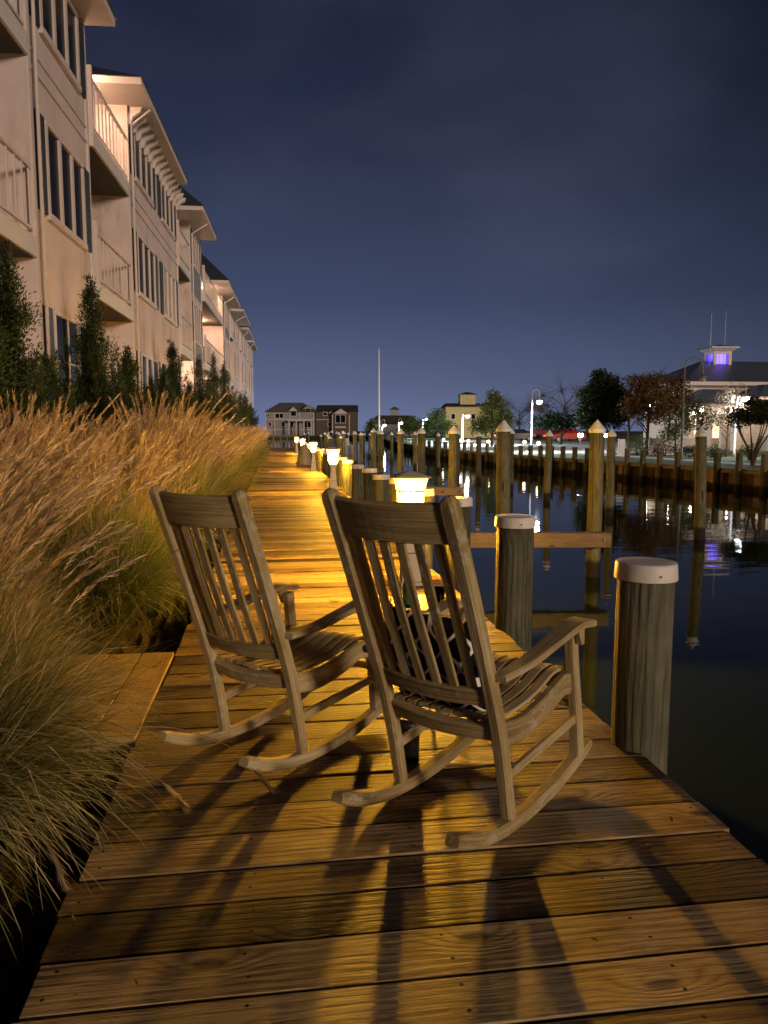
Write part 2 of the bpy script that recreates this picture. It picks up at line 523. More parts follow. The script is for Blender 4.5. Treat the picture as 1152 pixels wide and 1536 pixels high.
# short landing of newer boards beside the walk
m = MB()
for i in range(5):
    x1 = XL - .012 - i * .2
    m.box(x1 - .19, x1, 3.48 + random.uniform(-.01, .01), 4.85 + random.uniform(-.01, .01), -.045, .012, 1, random.random(), (i * 7.3, i * 3.1, 0), bev=.004)
tag(m.build('side_landing', M['pad']), kind='structure')

# ------------------------------------------------------------------ rocking chairs
post_path = [(0, .05), (-.045, .24), (-.105, .44), (-.19, .65), (-.31, .93), (-.42, 1.175)]
def post_at(z):
    for (a, za), (b, zb) in zip(post_path[:-1], post_path[1:]):
        if z <= zb: return a + (b - a) * (z - za) / (zb - za)
    return post_path[-1][0]
HW = .232
def make_chair(label, loc, rz, group):
    t = thing('rocking_chair', label, 'rocking chair', loc, rz, group)
    W = M['chair']
    for sx in (-1, 1):
        x = sx * HW
        # rocker
        pts = []; 
        for k in range(25):
            s = -.375 + 1.05 * k / 24
            pts.append((x + sx * .004, s, (.27 if s > .1 else .27 + .17 * min(1, max(0, (.02 - s) / .35))) * (s - .1) ** 2 + .024))
        th = [.048] * 25; th[0] = .036; th[-1] = .03; th[-2] = .042
        MB().sweep(pts, .05, th, ch=.007).build('rocker', W, t)
        # rear leg running up into the back post, rounded top
        pp = interp([(x, a, z) for a, z in post_path], 4)
        tp = Vector(pp[-1]) - Vector(pp[-2]); tp.normalize()
        n0 = len(pp)
        pp += [pp[-1] + tp * .015, pp[-1] + tp * .026]
        wl = [.044 + .008 * min(1, i / n0) for i in range(n0)]
        tl = [.046 + .006 * min(1, i / n0) for i in range(n0)]
        MB().sweep(pp, wl + [.042, .018], tl + [.044, .02], ch=.008).build('back_post', W, t)
        # front leg
        fl = interp([(x + sx * .012, .560, .098), (x + sx * .012, .525, .29), (x + sx * .012, .482, .47), (x + sx * .012, .452, .64)], 3)
        MB().sweep(fl, .042, .05, ch=.006).build('front_leg', W, t)
        # arm: bowed plank, wider at the front with a rounded nose
        ap = interp([(x + sx * .040, -.165, .596), (x + sx * .043, .02, .607), (x + sx * .045, .22, .640), (x + sx * .045, .40, .668), (x + sx * .045, .505, .662)], 5)
        n0 = len(ap)
        ap += [ap[-1] + Vector((0, .018, -.002)), ap[-1] + Vector((0, .03, -.004))]
        aw = [.052 + .050 * min(1, (i / (n0 - 1)) ** 1.1) for i in range(n0)] + [.088, .05]
        o = MB().sweep(ap, aw, [.026] * n0 + [.024, .016], ch=.006).build('armrest', W, t)
        # small bracket block under the front of the arm
        MB().sweep([(x + sx * .05, .445, .648), (x + sx * .05, .462, .585)], .028, [.05, .022], ch=.005).build('arm_bracket', W, t)
        # side seat rail, S curve
        sp = interp([(x, -.085, .372), (x, .08, .354), (x, .26, .379), (x, .40, .420), (x, .475, .414)], 4)
        MB().sweep(sp, .030, [.086] * len(sp), ch=.005).build('seat_rail', W, t)
        # side stretcher
        MB().sweep([(x, -.035, .205), (x + sx * .01, .525, .262)], .026, .036, ch=.005).build('stretcher', W, t)
    # seat of front to back slats
    m = MB()
    ns = 8; wsl = (2 * HW - .05) / ns
    for i in range(ns):
        xx = -HW + .028 + wsl * (i + .5)
        sp = interp([(xx, -.09, .412), (xx, .08, .404), (xx, .26, .424), (xx, .40, .463), (xx, .495, .462), (xx, .525, .445)], 4)
        m.sweep(sp, wsl - .011, .015, ch=.004, c=random.random())
    m.build('seat', W, t)
    # cross rails
    def bowed(z, depth, bow, hw, th, ht, name, path_off=0., dip=0.):
        pts = []
        for k in range(13):
            u = -1 + 2 * k / 12
            pts.append((u * hw, post_at(z) + path_off - bow * (1 - u * u), z - dip * (1 - u * u)))
        return MB().sweep(pts, ht, th, side=(0, -.40, .92), ch=.006).build(name, W, t)
    bowed(.378, 0, .02, HW - .02, .034, .064, 'rear_seat_rail', .01, .012)
    bowed(.515, 0, .026, HW - .015, .024, .070, 'lower_back_rail', .004, .012)
    bowed(1.115, 0, .034, HW - .015, .024, .138, 'crest_rail', .002, .008)
    MB().sweep([(-HW, .455, .425), (HW, .455, .425)], .058, .028, side=(0, 0, 1)).build('front_seat_rail', W, t)
    MB().sweep([(-HW, .51, .325), (HW, .51, .325)], .034, .026, side=(0, 0, 1)).build('stretcher', W, t)
    for i in range(6):
        u = -1 + 2 * (i + .5 + (.0)) / 6
        u *= .98
        xx = u * (HW - .03)
        pts = []
        for k in range(9):
            z = .535 + (1.06 - .535) * k / 8
            bow = .026 + .008 * k / 8 + .012 * math.sin(PI * k / 8)
            pts.append((xx * (1 + .0 * k), post_at(z) - bow * (1 - u * u) + .004, z))
        MB().sweep(pts, .037, .013, ch=.003, c=random.random()).build('back_slat', W, t)
    return t
CH = 'wooden rocking chairs on the boardwalk'
ch1 = make_chair('weathered wooden rocking chair with a black and white patterned pillow on its seat', (.627, 2.636, 0), R(-45.5), 'wooden rocking chairs on the boardwalk')
ch2 = make_chair('empty weathered wooden rocking chair beside the tall grass', (-.075, 3.262, 0), R(-41), 'wooden rocking chairs on the boardwalk')

ch1.rotation_euler[0] = R(-1.0); ch1.location.z = .001
ch2.rotation_euler[0] = R(-3.0); ch2.location.z = .008; ch2.scale = (.965, .965, .96)      # rocked a little forward
# ------------------------------------------------------------------ patterned pillow
t = NT('black_pillow_white_trellis')
g = t.attr('gc').outputs['Vector']
sp = t.n('ShaderNodeSeparateXYZ'); t.l(g, sp.inputs[0])
def tri(a, off):
    q = t.math('FRACT', t.math('ADD', a, off))
    return t.math('ABSOLUTE', t.math('SUBTRACT', q, .5))
cx_ = t.math('MULTIPLY', sp.outputs[0], 9.0); cy_ = t.math('MULTIPLY', sp.outputs[1], 7.0)
# ogee trellis: two families of waves that meet in pointed knots
wv = t.math('MULTIPLY', t.math('SINE', t.math('MULTIPLY', cy_, 2 * PI)), .24)
l1 = tri(t.math('ADD', cx_, wv), 0.0)
l2 = tri(t.math('SUBTRACT', cx_, wv), .5)
ln = t.math('MINIMUM', l1, l2)
fac = t.maprange(ln, .055, .085, 1, 0)
t.col(t.mix(fac, (.006, .006, .008), (.84, .81, .74)))
t.rough(.9); t.b.inputs['Specular IOR Level'].default_value = .15
wv2 = t.noise(t.vmul(g, (700, 700, 700)), 1.0, 2)
t.bump(wv2, .3, .002)
M['pillow'] = t.m
def pillow(loc, rot, size=.43, thick=.15):
    m = MB(); n = 22
    for sgn in (1, -1):
        vs = []; gs = []; fs = []
        for j in range(n + 1):
            for i in range(n + 1):
                u = -1 + 2 * i / n; v = -1 + 2 * j / n
                k = max(0, (1 - u * u) * (1 - v * v)) ** .38
                pinch = 1 - .07 * (1 - abs(u) ** 2) * abs(v) ** 3 - 0
                pinch2 = 1 - .07 * (1 - abs(v) ** 2) * abs(u) ** 3
                wr = .006 * math.sin(u * 9 + v * 5) * (1 - k) + .004 * math.sin(v * 14)
                vs.append((u * size / 2 * pinch2, v * size / 2 * pinch, sgn * (k * thick / 2 + wr * (k > 0))))
                gs.append((u * size / 2 + (0 if sgn > 0 else .03), v * size / 2, 0))
        for j in range(n):
            for i in range(n):
                a = j * (n + 1) + i
                f = (a, a + 1, a + n + 2, a + n + 1)
                fs.append(f if sgn > 0 else f[::-1])
        m.add(vs, fs, gs)
    o = m.build('throw_pillow', M['pillow'], None, True)
    o.location = loc; o.rotation_euler = rot
    return o
a = R(-45.5)
def chl(x, s, z, base=(.627, 2.636), rz=a):
    return (base[0] + x * math.cos(rz) - s * math.sin(rz), base[1] + x * math.sin(rz) + s * math.cos(rz), z)
tag(pillow(chl(-.045, -.035, .574), (R(110), 0, a), .41), 'black throw pillow with white trellis pattern propped on the rocking chair', 'pillow')

# ------------------------------------------------------------------ things by the chairs
t = thing('side_table', 'low glass topped side table standing beyond the rocking chairs', 'table', (.80, 4.02, 0))
MB().lathe([(.19, .455), (.195, .458), (.195, .466), (.19, .469)], 28).build('table_top', M['glass'], t)
for k in range(3):
    q = 2 * PI * k / 3 + .4
    MB().tube([(.16 * math.cos(q), .16 * math.sin(q), 0), (.10 * math.cos(q), .10 * math.sin(q), .25), (.15 * math.cos(q), .15 * math.sin(q), .455)], .008).build('leg', M['dark_metal'], t)
tb = NT('green_bottle_glass'); tb.col((.03, .22, .06)); tb.rough(.05); tb.b.inputs['Transmission Weight'].default_value = .6
bt = thing('bottle', 'small green glass bottle on the low side table', 'bottle', (.70, 4.00, .469))
MB().lathe([(.028, 0), (.031, .01), (.031, .10), (.024, .125), (.012, .15), (.011, .185), (.013, .187), (.013, .2)], 16).build('bottle_body', tb.m, bt, True)
MB().lathe([(.0135, .196), (.0135, .206), (.010, .208)], 12).build('bottle_cap', M['dark_metal'], bt)
tg = NT('clear_glass'); tg.col((.9, .9, .9)); tg.rough(.03); tg.b.inputs['Transmission Weight'].default_value = 1
gl = MB().lathe([(.028, 0), (.034, .09), (.032, .09), (.026, .006)], 18).build('drinking_glass', tg.m, None, True); gl.location = (.86, 3.97, .469)
tag(gl, 'short clear drinking glass on the low side table', 'glass')
pt = thing('tumbler', 'black cylindrical tumbler standing under the seat of the rocking chair', 'tumbler', (.545, 3.09, 0))
MB().lathe([(.040, .0), (.044, .004), (.046, .15), (.044, .155)], 22).build('tumbler_body', M['black'], pt, True)
MB().lathe([(.047, .155), (.047, .175), (.03, .183)], 22).build('lid', M['dark_metal'], pt, True)

# ------------------------------------------------------------------ bollard lamps along the water side
def make_bollard(loc, label, group='amber bollard lamps along the boardwalk'):
    t = thing('bollard_lamp', label, 'bollard lamp', loc, 0, group)
    b = MB()
    b.lathe([(.098, 0), (.098, .02), (.088, .03), (.072, .30), (.070, .30), (.050, .50), (.048, .56), (.062, .60), (.075, .64), (.075, .66)], 4, sq=True)
    b.build('pedestal', M['lamp_body'], t)
    b = MB()
    b.box(-.0875, .0875, -.0905, -.0815, .032, .036); b.box(-.074, .074, -.0765, -.071, .292, .30)
    b.build('access_panel_seam', M['dark_metal'], t)
    s = MB().box(-.028, .028, -.060, -.048, .475, .535, bev=.004).build('outlet_cover', M['lamp_body'], t)
    MB().lathe([(.078, .66), (.098, .70), (.108, .845), (.104, .85)], 4, sq=True).build('lower_lens', M['lens_low'], t)
    MB().lathe([(.018, .665), (.045, .69), (.05, .92), (.03, .95)], 12).build('bulb', M['bulb'], t)
    MB().lathe([(.116, .848), (.116, .866), (.09, .866), (.09, .848), (.116, .848)], 4, sq=True).build('lens_band', M['lamp_body'], t)
    MB().lathe([(.112, .868), (.122, .93), (.138, .972)], 4, sq=True).build('upper_lens', M['lens'], t)
    MB().lathe([(.158, .974), (.158, .988), (.05, 1.025), (.012, 1.035)], 4, sq=True).build('cap', M['lamp_body'], t)
    return t
BL = [((1.205, 6.80, 0), 'nearest amber bollard lamp glowing behind the patterned pillow chair'),
      ((1.255, 16.8, 0), 'second amber bollard lamp up the boardwalk beside the row of flat capped pilings'),
      ((1.30, 26.3, 0), 'third amber bollard lamp just in front of the grey covered bundle'),
      ((1.30, 36.6, 0), 'fourth amber bollard lamp beyond the grey covered bundle'),
      ((1.30, 46.6, 0), 'farthest amber bollard lamp at the distant end of the boardwalk')]
b0 = make_bollard(*BL[0])
for loc, lab in BL[1:]:
    c = copy_tree(b0); c.location = loc; c['label'] = lab

# grey covered bundle on the walk
m = MB(); n = 24
prof = [(.30, 0), (.31, .05), (.28, .25), (.24, .45), (.17, .65), (.09, .80), (.02, .85)]
vs = []; fs = []
for i, (r, z) in enumerate(prof):
    for j in range(n):
        q = 2 * PI * j / n
        k = 1 + .10 * math.sin(q * 5 + i) * (1 - i / 7) + random.uniform(-.03, .03)
        vs.append((r * k * math.cos(q), r * k * math.sin(q), z))
for i in range(len(prof) - 1):
    for j in range(n):
        fs.append((i * n + j, i * n + (j + 1) % n, i * n + n + (j + 1) % n, i * n + n + j))
m.add(vs, fs)
o = m.build('covered_bundle', plain('grey_tarpaulin', (.13, .13, .14), .7, 8, .2), None, True); o.location = (1.16, 31.2, 0)
tag(o, 'grey tarpaulin covered bundle standing on the boardwalk among the lamps', 'bundle')

# ------------------------------------------------------------------ deck pilings with flat white caps
def make_piling(loc, top, r, label, tilt=(0, 0)):
    t = thing('deck_piling', label, 'piling', (loc[0], loc[1], 0), random.uniform(0, 6), 'flat capped pilings along the boardwalk')
    n = 28
    m = MB()
    vs = []; gs = []; fs = []
    zs = [-1.6, -.8, -.3, 0, .25, .5, top - .055]
    ph = random.uniform(0, 6); so_ = random.uniform(0, 60)
    for i, z in enumerate(zs):
        for j in range(n):
            q = 2 * PI * j / n
            rr = r * (1 + .018 * math.sin(3 * q + ph) + .010 * math.sin(7 * q + ph * 2 + z) + .012 * (top - z) / 2)
            vs.append((rr * math.cos(q), rr * math.sin(q), z)); gs.append((z + so_, r * q + so_, 0))
    for i in range(len(zs) - 1):
        for j in range(n):
            fs.append((i * n + j, i * n + (j + 1) % n, i * n + n + (j + 1) % n, i * n + n + j))
    fs.append(tuple(range((len(zs) - 1) * n, len(zs) * n)))
    m.add(vs, fs, gs, random.random())
    m.build('post', M['pile'], t, True)
    R1 = r * 1.09
    cp = MB().lathe([(R1, top - .074), (R1 * 1.015, top - .073), (R1 * 1.015, top - .070), (R1 * .985, top - .010), (R1 * .983, top - .009), (R1 * .965, top - .001), (R1 * .95, top + .0005), (R1 * .94, top + .001), (R1 * .6, top + .004), (.01, top + .006)], 40).build('cap', M['white_cap'], t, False)
    for p in cp.data.polygons:
        p.use_smooth = True
    k = MB().lathe([(.006, 0), (.006, .003)], 8).build('cap_nail', M['dark_metal'], cp)
    k.rotation_euler = (R(90), 0, 0); k.location = (0, -R1 * 1.0, top - .045)
    t.rotation_euler = (tilt[0], tilt[1], 0)
    return t
PL = [(3.13, .825, .122, 'thick deck piling with a white cap standing nearest the camera'),
      (5.16, .80, .130, 'deck piling with a white cap just behind the armrest of the pillow chair'),
      (6.80, .79, .120, 'deck piling with a lit white cap half hidden by the chair back right post'),
      (8.45, .745, .118, 'deck piling right beside the nearest amber lamp, its cap glowing yellow'),
      (10.1, .765, .125, 'first deck piling beyond the nearest amber lamp'),
      (11.9, .705, .125, 'second deck piling beyond the nearest amber lamp'),
      (13.3, .735, .118, 'third deck piling beyond the nearest amber lamp'),
      (15.3, .705, .120, 'deck piling just before the second amber lamp')]
for y, tp, r, lab in PL: make_piling((1.605 if y < 4 else 1.66 if y < 6 else 1.64, y), tp, r, lab, (R(random.uniform(-.7, .7)), R(random.uniform(-.7, .7))))
y = 17.4
while y < 60:
    make_piling((1.66 + random.uniform(-.02, .02), y), .70 + random.uniform(-.03, .04), .12, 'flat capped deck piling in the far run past the second amber lamp')
    y += 1.75

# ------------------------------------------------------------------ mooring pilings out in the water, pale cone caps
def make_mooring(px_xy, top, r, label, tilt=(0, 0), cap=True):
    x, y = px_xy
    t = thing('mooring_piling', label, 'mooring piling', (x, y, WATER), 0, 'cone capped mooring pilings in the water')
    t.rotation_euler = (tilt[0], tilt[1], random.uniform(0, 6))
    h = top - WATER
    m = MB(); n = 18
    vs = []; gs = []; fs = []; ph = random.uniform(0, 6); so_ = random.uniform(0, 60)
    zs = [-1.2, 0, h * .25, h * .5, h * .75, h - .02]
    for z in zs:
        for j in range(n):
            q = 2 * PI * j / n
            rr = r * (1 + .02 * math.sin(3 * q + ph) + .05 * (h - z) / h)
            vs.append((rr * math.cos(q) + .006 * math.sin(z * 2 + ph), rr * math.sin(q), z)); gs.append((z + so_, r * q + so_, 0))
    for i in range(len(zs) - 1):
        for j in range(n):
            fs.append((i * n + j, i * n + (j + 1) % n, i * n + n + (j + 1) % n, i * n + n + j))
    fs.append(tuple(range((len(zs) - 1) * n, len(zs) * n)))
    m.add(vs, fs, gs, random.random())
    m.build('post', M['pile'], t, True)
    if cap:
        R1 = r * 1.14
        MB().lathe([(R1, h - .05), (R1 * 1.02, h - .045), (R1, h), (R1 * .93, h + .012), (.006, h + .012 + R1 * 1.05)], 24).build('cone_cap', M['cone_cap'], t)
    return t
MO = [(at(894, 10.6), 1.41, .100, 'tall mooring piling at the outer end of the near finger beam', (0, 0)),
      (at(755, 14.2), 1.42, .128, 'mooring piling standing between the two finger beams', (0, 0)),
      (at(680, 18.9), 1.36, .118, 'mooring piling at the outer end of the far finger beam', (0, 0)),
      (at(632, 23.8), 1.34, .115, 'mooring piling rising behind the roof of the nearest amber lamp', (0, 0)),
      (at(601, 28.0), 1.31, .112, 'mooring piling left of the roof of the nearest amber lamp', (0, 0)),
      (at(1053, 14.3), 1.33, .100, 'rightmost mooring piling, leaning, before the lit restaurant', (0, R(1.3))),
      (at(916, 18.0), 1.30, .095, 'slimmer leaning mooring piling beside the tall one', (0, R(1.5))),
      (at(821, 22.2), 1.27, .098, 'thin leaning mooring piling in front of the red car', (0, R(1.3))),
      (at(766, 25.9), 1.33, .10, 'mooring piling half hidden behind the one between the finger beams', (0, 0)),
      (at(718, 30.2), 1.20, .10, 'thin mooring piling in open water left of the pair', (0, R(1.0))),
      (at(686, 33.5), 1.25, .10, 'mooring piling half hidden behind the one on the far finger beam', (0, 0)),
      (at(657, 37.8), 1.15, .10, 'small far mooring piling in front of the lit lot edge', (0, 0))]
for q, tp, r, lab, tl in MO: make_mooring(q, tp, r, lab, tl)
far_lab = 'distant cone capped mooring piling in the crowded rows up the canal'
for k in range(9):
    make_mooring((4.6 + random.uniform(-.25, .25), 32.5 + 4.3 * k), 1.2 + random.uniform(-.1, .15), .11, far_lab)
for k in range(9):
    make_mooring((7.7 - .16 * k + random.uniform(-.2, .2), 41 + 4.1 * k), 1.15 + random.uniform(-.1, .12), .10, far_lab)
for k in range(8):
    make_mooring((2.7 + random.uniform(-.5, .9), 40 + 4.5 * k), 1.05 + random.uniform(-.1, .12), .10, far_lab)

# finger beams from the walk out to the mooring line
def finger(y0, y1, x1, label):
    m = MB()
    m.sweep([(1.5, y0, -.07), (x1, y1, -.09)], .20, .17, side=(0, 0, 1), ch=.006)
    o = m.build('finger_beam', M['beam'])
    tag(o, label, 'beam', 'timber finger beams over the water')
    b = MB().lathe([(.022, 0), (.022, .012)], 10).build('bolt', M['dark_metal'], o)
    b.location = (x1 - .10, y1 - .088, -.09); b.rotation_euler = (R(90), 0, 0)
ax, ay = at(894, 10.6)
finger(ay + .02, ay - .22, ax + .12, 'near pale timber finger beam reaching out to the tall mooring piling')
bx, by = at(680, 18.9)
finger(by + .1, by - .22, bx + .18, 'second timber finger beam farther up the canal')

# ------------------------------------------------------------------ far bank: bulkhead, lawn, lot
BK = [at(1420, 18.0), at(1141, 25.2), at(922, 32.6), at(770, 41), at(650, 57), at(598, 85), at(566, 150)]
BZ = .08
m = MB()
nn = len(BK)
# lawn behind the bulkhead, a sheet stepping up slightly from the cap
inner = [(x + .0, y) for x, y in BK]
outer = [(400, BK[0][1])] + [(400, y + 60) for x, y in BK[1:-1]] + [(400, 260)]
for i in range(nn - 1):
    m.poly([(*inner[i], BZ), (*outer[i], BZ), (*outer[i + 1], BZ), (*inner[i + 1], BZ)])
tag(m.build('lawn', M['lawn']), kind='structure')
m = MB()
m.poly([(-20, 170, -.05), (400, 170, -.05), (700, 900, -.05), (-400, 900, -.05), (-20, 240, -.05)])
m.poly([(-20, 170, -.05), (-20, 170, -1.2), (400, 170, -1.2), (400, 170, -.05)])
tag(m.build('far_ground', M['earth']), kind='structure')
# concrete lot beyond the lawn, lit by the street lamps
m = MB()
P = [at(1010, 46), at(1000, 52), at(980, 80), at(700, 110), at(648, 66), at(790, 47), at(880, 43)]
m.poly([(*p, BZ + .005) for p in P])
tag(m.build('parking_lot', M['lot']), kind='structure')
m = MB()
P = [at(1400, 22.5), at(1400, 23.4), at(1100, 31.2), at(960, 38.5), at(880, 43), at(872, 41.6), at(955, 37.0), at(1098, 30.0)]
m.poly([(*p, BZ + .004) for p in P])
tag(m.build('footpath', M['lot']), kind='structure')

m = MB()
for i in range(3, nn - 2):
    (xa, ya), (xb, yb) = BK[i], BK[i + 1]
    m.poly([(xa + .5, ya, BZ + .012), (xa + 9, ya + 6, BZ + .012), (xb + 9, yb + 6, BZ + .012), (xb + .5, yb, BZ + .012)])
tag(m.build('promenade', M['lot']), kind='structure')
bk = thing('bulkhead', 'long dark timber bulkhead retaining the far bank of the canal', 'bulkhead', (0, 0, 0))
wall = MB(); cap = MB()
for i in range(nn - 1):
    a = Vector((*BK[i], 0)); b = Vector((*BK[i + 1], 0)); d = (b - a); L = d.length; d.normalize()
    nrm = Vector((-d.y, d.x, 0))    # towards the water
    pw = .28 if i < 4 else .7
    k = 0.
    while k < L - .01:
        k2 = min(L, k + pw)
        p = a + d * k; q = a + d * k2
        ins = .05 if random.random() < .5 else .0
        p = p - nrm * ins + nrm * .02; q = q - nrm * ins + nrm * .02
        tn = random.random() ** 1.5
        vs = [(p.x, p.y, -1.4), (q.x, q.y, -1.4), (q.x, q.y, -.06), (p.x, p.y, -.06)]
        wall.add(vs, [(0, 1, 2, 3)], [(v[2] + k, (0 if j in (0, 3) else pw) + k * 3, 0) for j, v in enumerate(vs)], tn)
        wall.add([(q.x, q.y, -1.4), tuple(q - nrm * .12)[:2] + (-1.4,), tuple(q - nrm * .12)[:2] + (-.06,), (q.x, q.y, -.06)], [(0, 1, 2, 3)], None, 0)
        k = k2
    c0 = a + Vector((0, 0, .0)); c1 = b
    cap.sweep([a + nrm * .02 + Vector((0, 0, .02)), b + nrm * .02 + Vector((0, 0, .02))], .30, .16, side=tuple(nrm))
wall.build('sheet_wall', M['bulk'], bk)
cap.build('cap_board', M['bulkcap'], bk)
# posts along the bulkhead (parts of it), evenly spaced
cnt = 0
for i in range(nn - 1):
    a = Vector((*BK[i], 0)); b = Vector((*BK[i + 1], 0)); d = (b - a); L = d.length; d.normalize(); nrm = Vector((-d.y, d.x, 0))
    k = .7
    while k < L and cnt < 95:
        p = a + d * k + nrm * .23
        h = .60 + random.uniform(-.03, .05)
        m = MB(); m.tube([(p.x, p.y, -1.3), (p.x, p.y, -.3), (p.x, p.y, h)], [.125, .12, .115], 12, random.random())
        po = m.build('post', M['pile'], bk, False)
        if cnt < 30:
            cc = MB().lathe([(.13, h), (.13, h + .02), (.1, h + .03)], 14, p.x, p.y).build('post_cap', M['bulkcap'], po)
        cnt += 1
        k += 1.0 if i < 3 else 1.45 if i < 4 else 2.8

# ------------------------------------------------------------------ street lamps
M['lamp_white'] = emit('lit_cool_white_bulb', (.88, .95, 1), 2600)
M['lamp_white2'] = emit('lit_softer_white_bulb', (.85, .95, 1), 1000)
M['lamp_off'] = plain('unlit_lamp_glass', (.3, .3, .3), .3)
M['pole'] = plain('pale_painted_pole', (.45, .47, .50), .5)
M['pole_dark'] = plain('dull_bronze_pole', (.16, .15, .14), .5)
def street_lamp(px, D, top, label, lit=True, side=1, drop=.5, strength=None, reach=.42, base=BZ, dark=False):
    x, y = at(px, D)
    t = thing('street_lamp', label, 'street lamp', (x, y, base), -yaw, 'gooseneck street lamps on the far bank')
    h = top - base
    pm = M['pole_dark'] if dark else M['pole']
    MB().tube([(0, 0, 0), (0, 0, .25), (0, 0, .26), (0, 0, h - reach * .6)], [.09, .08, .05, .04], 10).build('pole', pm, t, True)
    r = reach / 2
    pts = [(0, 0, h - reach * .6)] + [(side * (r - r * math.cos(q)), 0, h - r + r * math.sin(q)) for q in [i * PI / 10 for i in range(11)]] + [(side * reach, 0, h - drop * .75)]
    MB().tube(pts, .028, 8).build('arm', pm, t, True)
    z0 = h - drop
    MB().lathe([(.05, z0 + .12), (.10, z0 + .05), (.22, z0 - .05), (.21, z0 - .05), (.05, z0 + .06)], 16, side * reach, 0).build('shade', pm, t, True)
    MB().lathe([(.02, z0 - .20), (.10, z0 - .17), (.14, z0 - .09), (.10, z0 - .02), (.03, z0 + .0)], 12, side * reach, 0).build('bulb', (strength or M['lamp_white']) if lit else M['lamp_off'], t, True)
    return t
street_lamp(796, 45, 3.72, 'lit gooseneck street lamp standing in front of the parked red car', drop=.62)
M['lamp_white3'] = emit('lit_bright_white_bulb', (.85, .97, 1), 9000)
street_lamp(693, 68, 3.2, 'lit street lamp in front of the yellow building', drop=.5, strength=M['lamp_white3'])
street_lamp(634, 92, 3.3, 'lit street lamp between the yellow building and the house with a roof lantern', drop=.5, strength=M['lamp_white3'])
street_lamp(598, 120, 3.2, 'lit street lamp in front of the house with a roof lantern', drop=.6)
street_lamp(573, 120, 3.0, 'lit gooseneck street lamp beside the tall white flagpole', drop=.8)
street_lamp(1021, 34, 4.55, 'unlit gooseneck street lamp in front of the restaurant', lit=False, reach=.8, drop=.85, dark=True)
street_lamp(1100, 37, 3.6, 'lit street lamp beside the dark crape myrtle', drop=.62, side=1, strength=M['lamp_white2'])

# small warm path lights on the bank edge
M['path_glow'] = emit('lit_warm_path_globe', (1, .62, .28), 18)
for px, D in ((665, 58), (690, 53), (702, 51), (732, 47), (786, 46), (807, 42)):
    x, y = at(px, D)
    t = thing('path_light', 'small warm path light on a short post at the edge of the lot', 'path light', (x, y, BZ), 0, 'small warm path lights along the far bank')
    MB().tube([(0, 0, 0), (0, 0, .52)], .03, 8).build('post', M['pole_dark'], t)
    MB().lathe([(.02, .50), (.085, .54), (.10, .60), (.07, .67), (.02, .70)], 10).build('globe', M['path_glow'], t, True)

# white flood lights on short stands
M['flood'] = emit('lit_white_flood', (.85, .93, 1), 90)
for px, D, lab in ((869, 50, 'white floodlight on a short stand left of the tall mooring piling'), (907, 50, 'white floodlight on a short stand right of the tall mooring piling')):
    x, y = at(px, D)
    t = thing('floodlight', lab, 'floodlight', (x, y, BZ), -yaw)
    MB().tube([(0, 0, 0), (0, 0, .95)], .03, 8).build('stand', M['pole_dark'], t)
    MB().box(-.16, .16, -.02, .12, .86, 1.10).build('housing', M['pole_dark'], t)
    MB().box(-.14, .14, -.05, -.022, .88, 1.08).build('lens', M['flood'], t)

# ------------------------------------------------------------------ foliage
def leaves(m, blobs, n, size, dens_edge=.6, flat=1.0):
    """leaf faces spread through blob volumes; tone from clumps"""
    tot = sum(b[3] * b[4] * b[5] for b in blobs)
    for (bx, by, bz, rx, ry, rz) in blobs:
        k = max(8, int(n * rx * ry * rz / tot))
        sub = [(random.gauss(0, 1), random.gauss(0, 1), random.gauss(0, 1), random.uniform(.1, .95)) for _ in range(14)]
        for _ in range(k):
            sx, sy, sz, tn = random.choice(sub)
            l = math.sqrt(sx * sx + sy * sy + sz * sz) or 1
            q = random.random() ** .45
            p = Vector((sx / l * .62 + random.gauss(0, .27), sy / l * .62 + random.gauss(0, .27), sz / l * .62 + random.gauss(0, .27)))
            if p.length > 1.12: p *= 1.12 / p.length
            c = Vector((bx + p.x * rx, by + p.y * ry, bz + p.z * rz))
            u = Vector((random.gauss(0, 1), random.gauss(0, 1), random.gauss(0, .7))).normalized()
            v = u.orthogonal().normalized()
            v = (v + u.cross(v) * random.uniform(-1, 1)).normalized()
            s = size * random.uniform(.6, 1.3)
            tone = min(1, max(0, tn + random.uniform(-.15, .15)))
            m.add([c - u * s, c + v * s * .45, c + u * s, c - v * s * .45], [(0, 1, 2, 3)], None, tone)

def limbs(m, base, top, r, n, spread, up=.6, start=.3):
    base = Vector(base); top = Vector(top)
    mid = base.lerp(top, .5) + Vector((random.uniform(-.1, .1), random.uniform(-.1, .1), 0)) * (top - base).length * .2
    m.tube([base, mid, top], [r, r * .7, r * .35], 8)
    L = (top - base).length
    ends = []
    for i in range(n):
        f = start + (1 - start) * i / n
        p = base.lerp(top, f)
        q = random.uniform(0, 2 * PI)
        e_ = p + Vector((math.cos(q) * spread, math.sin(q) * spread, up * spread)) * random.uniform(.7, 1.1)
        md = p.lerp(e_, .5) + Vector((0, 0, .12 * spread))
        m.tube([p, md, e_], [r * .4, r * .25, r * .1], 5)
        ends.append(e_)
        for _ in range(2):
            e2 = e_ + Vector((random.uniform(-1, 1), random.uniform(-1, 1), random.uniform(.1, 1))) * spread * .4
            m.tube([md, e2], [r * .15, r * .05], 4)
    return ends

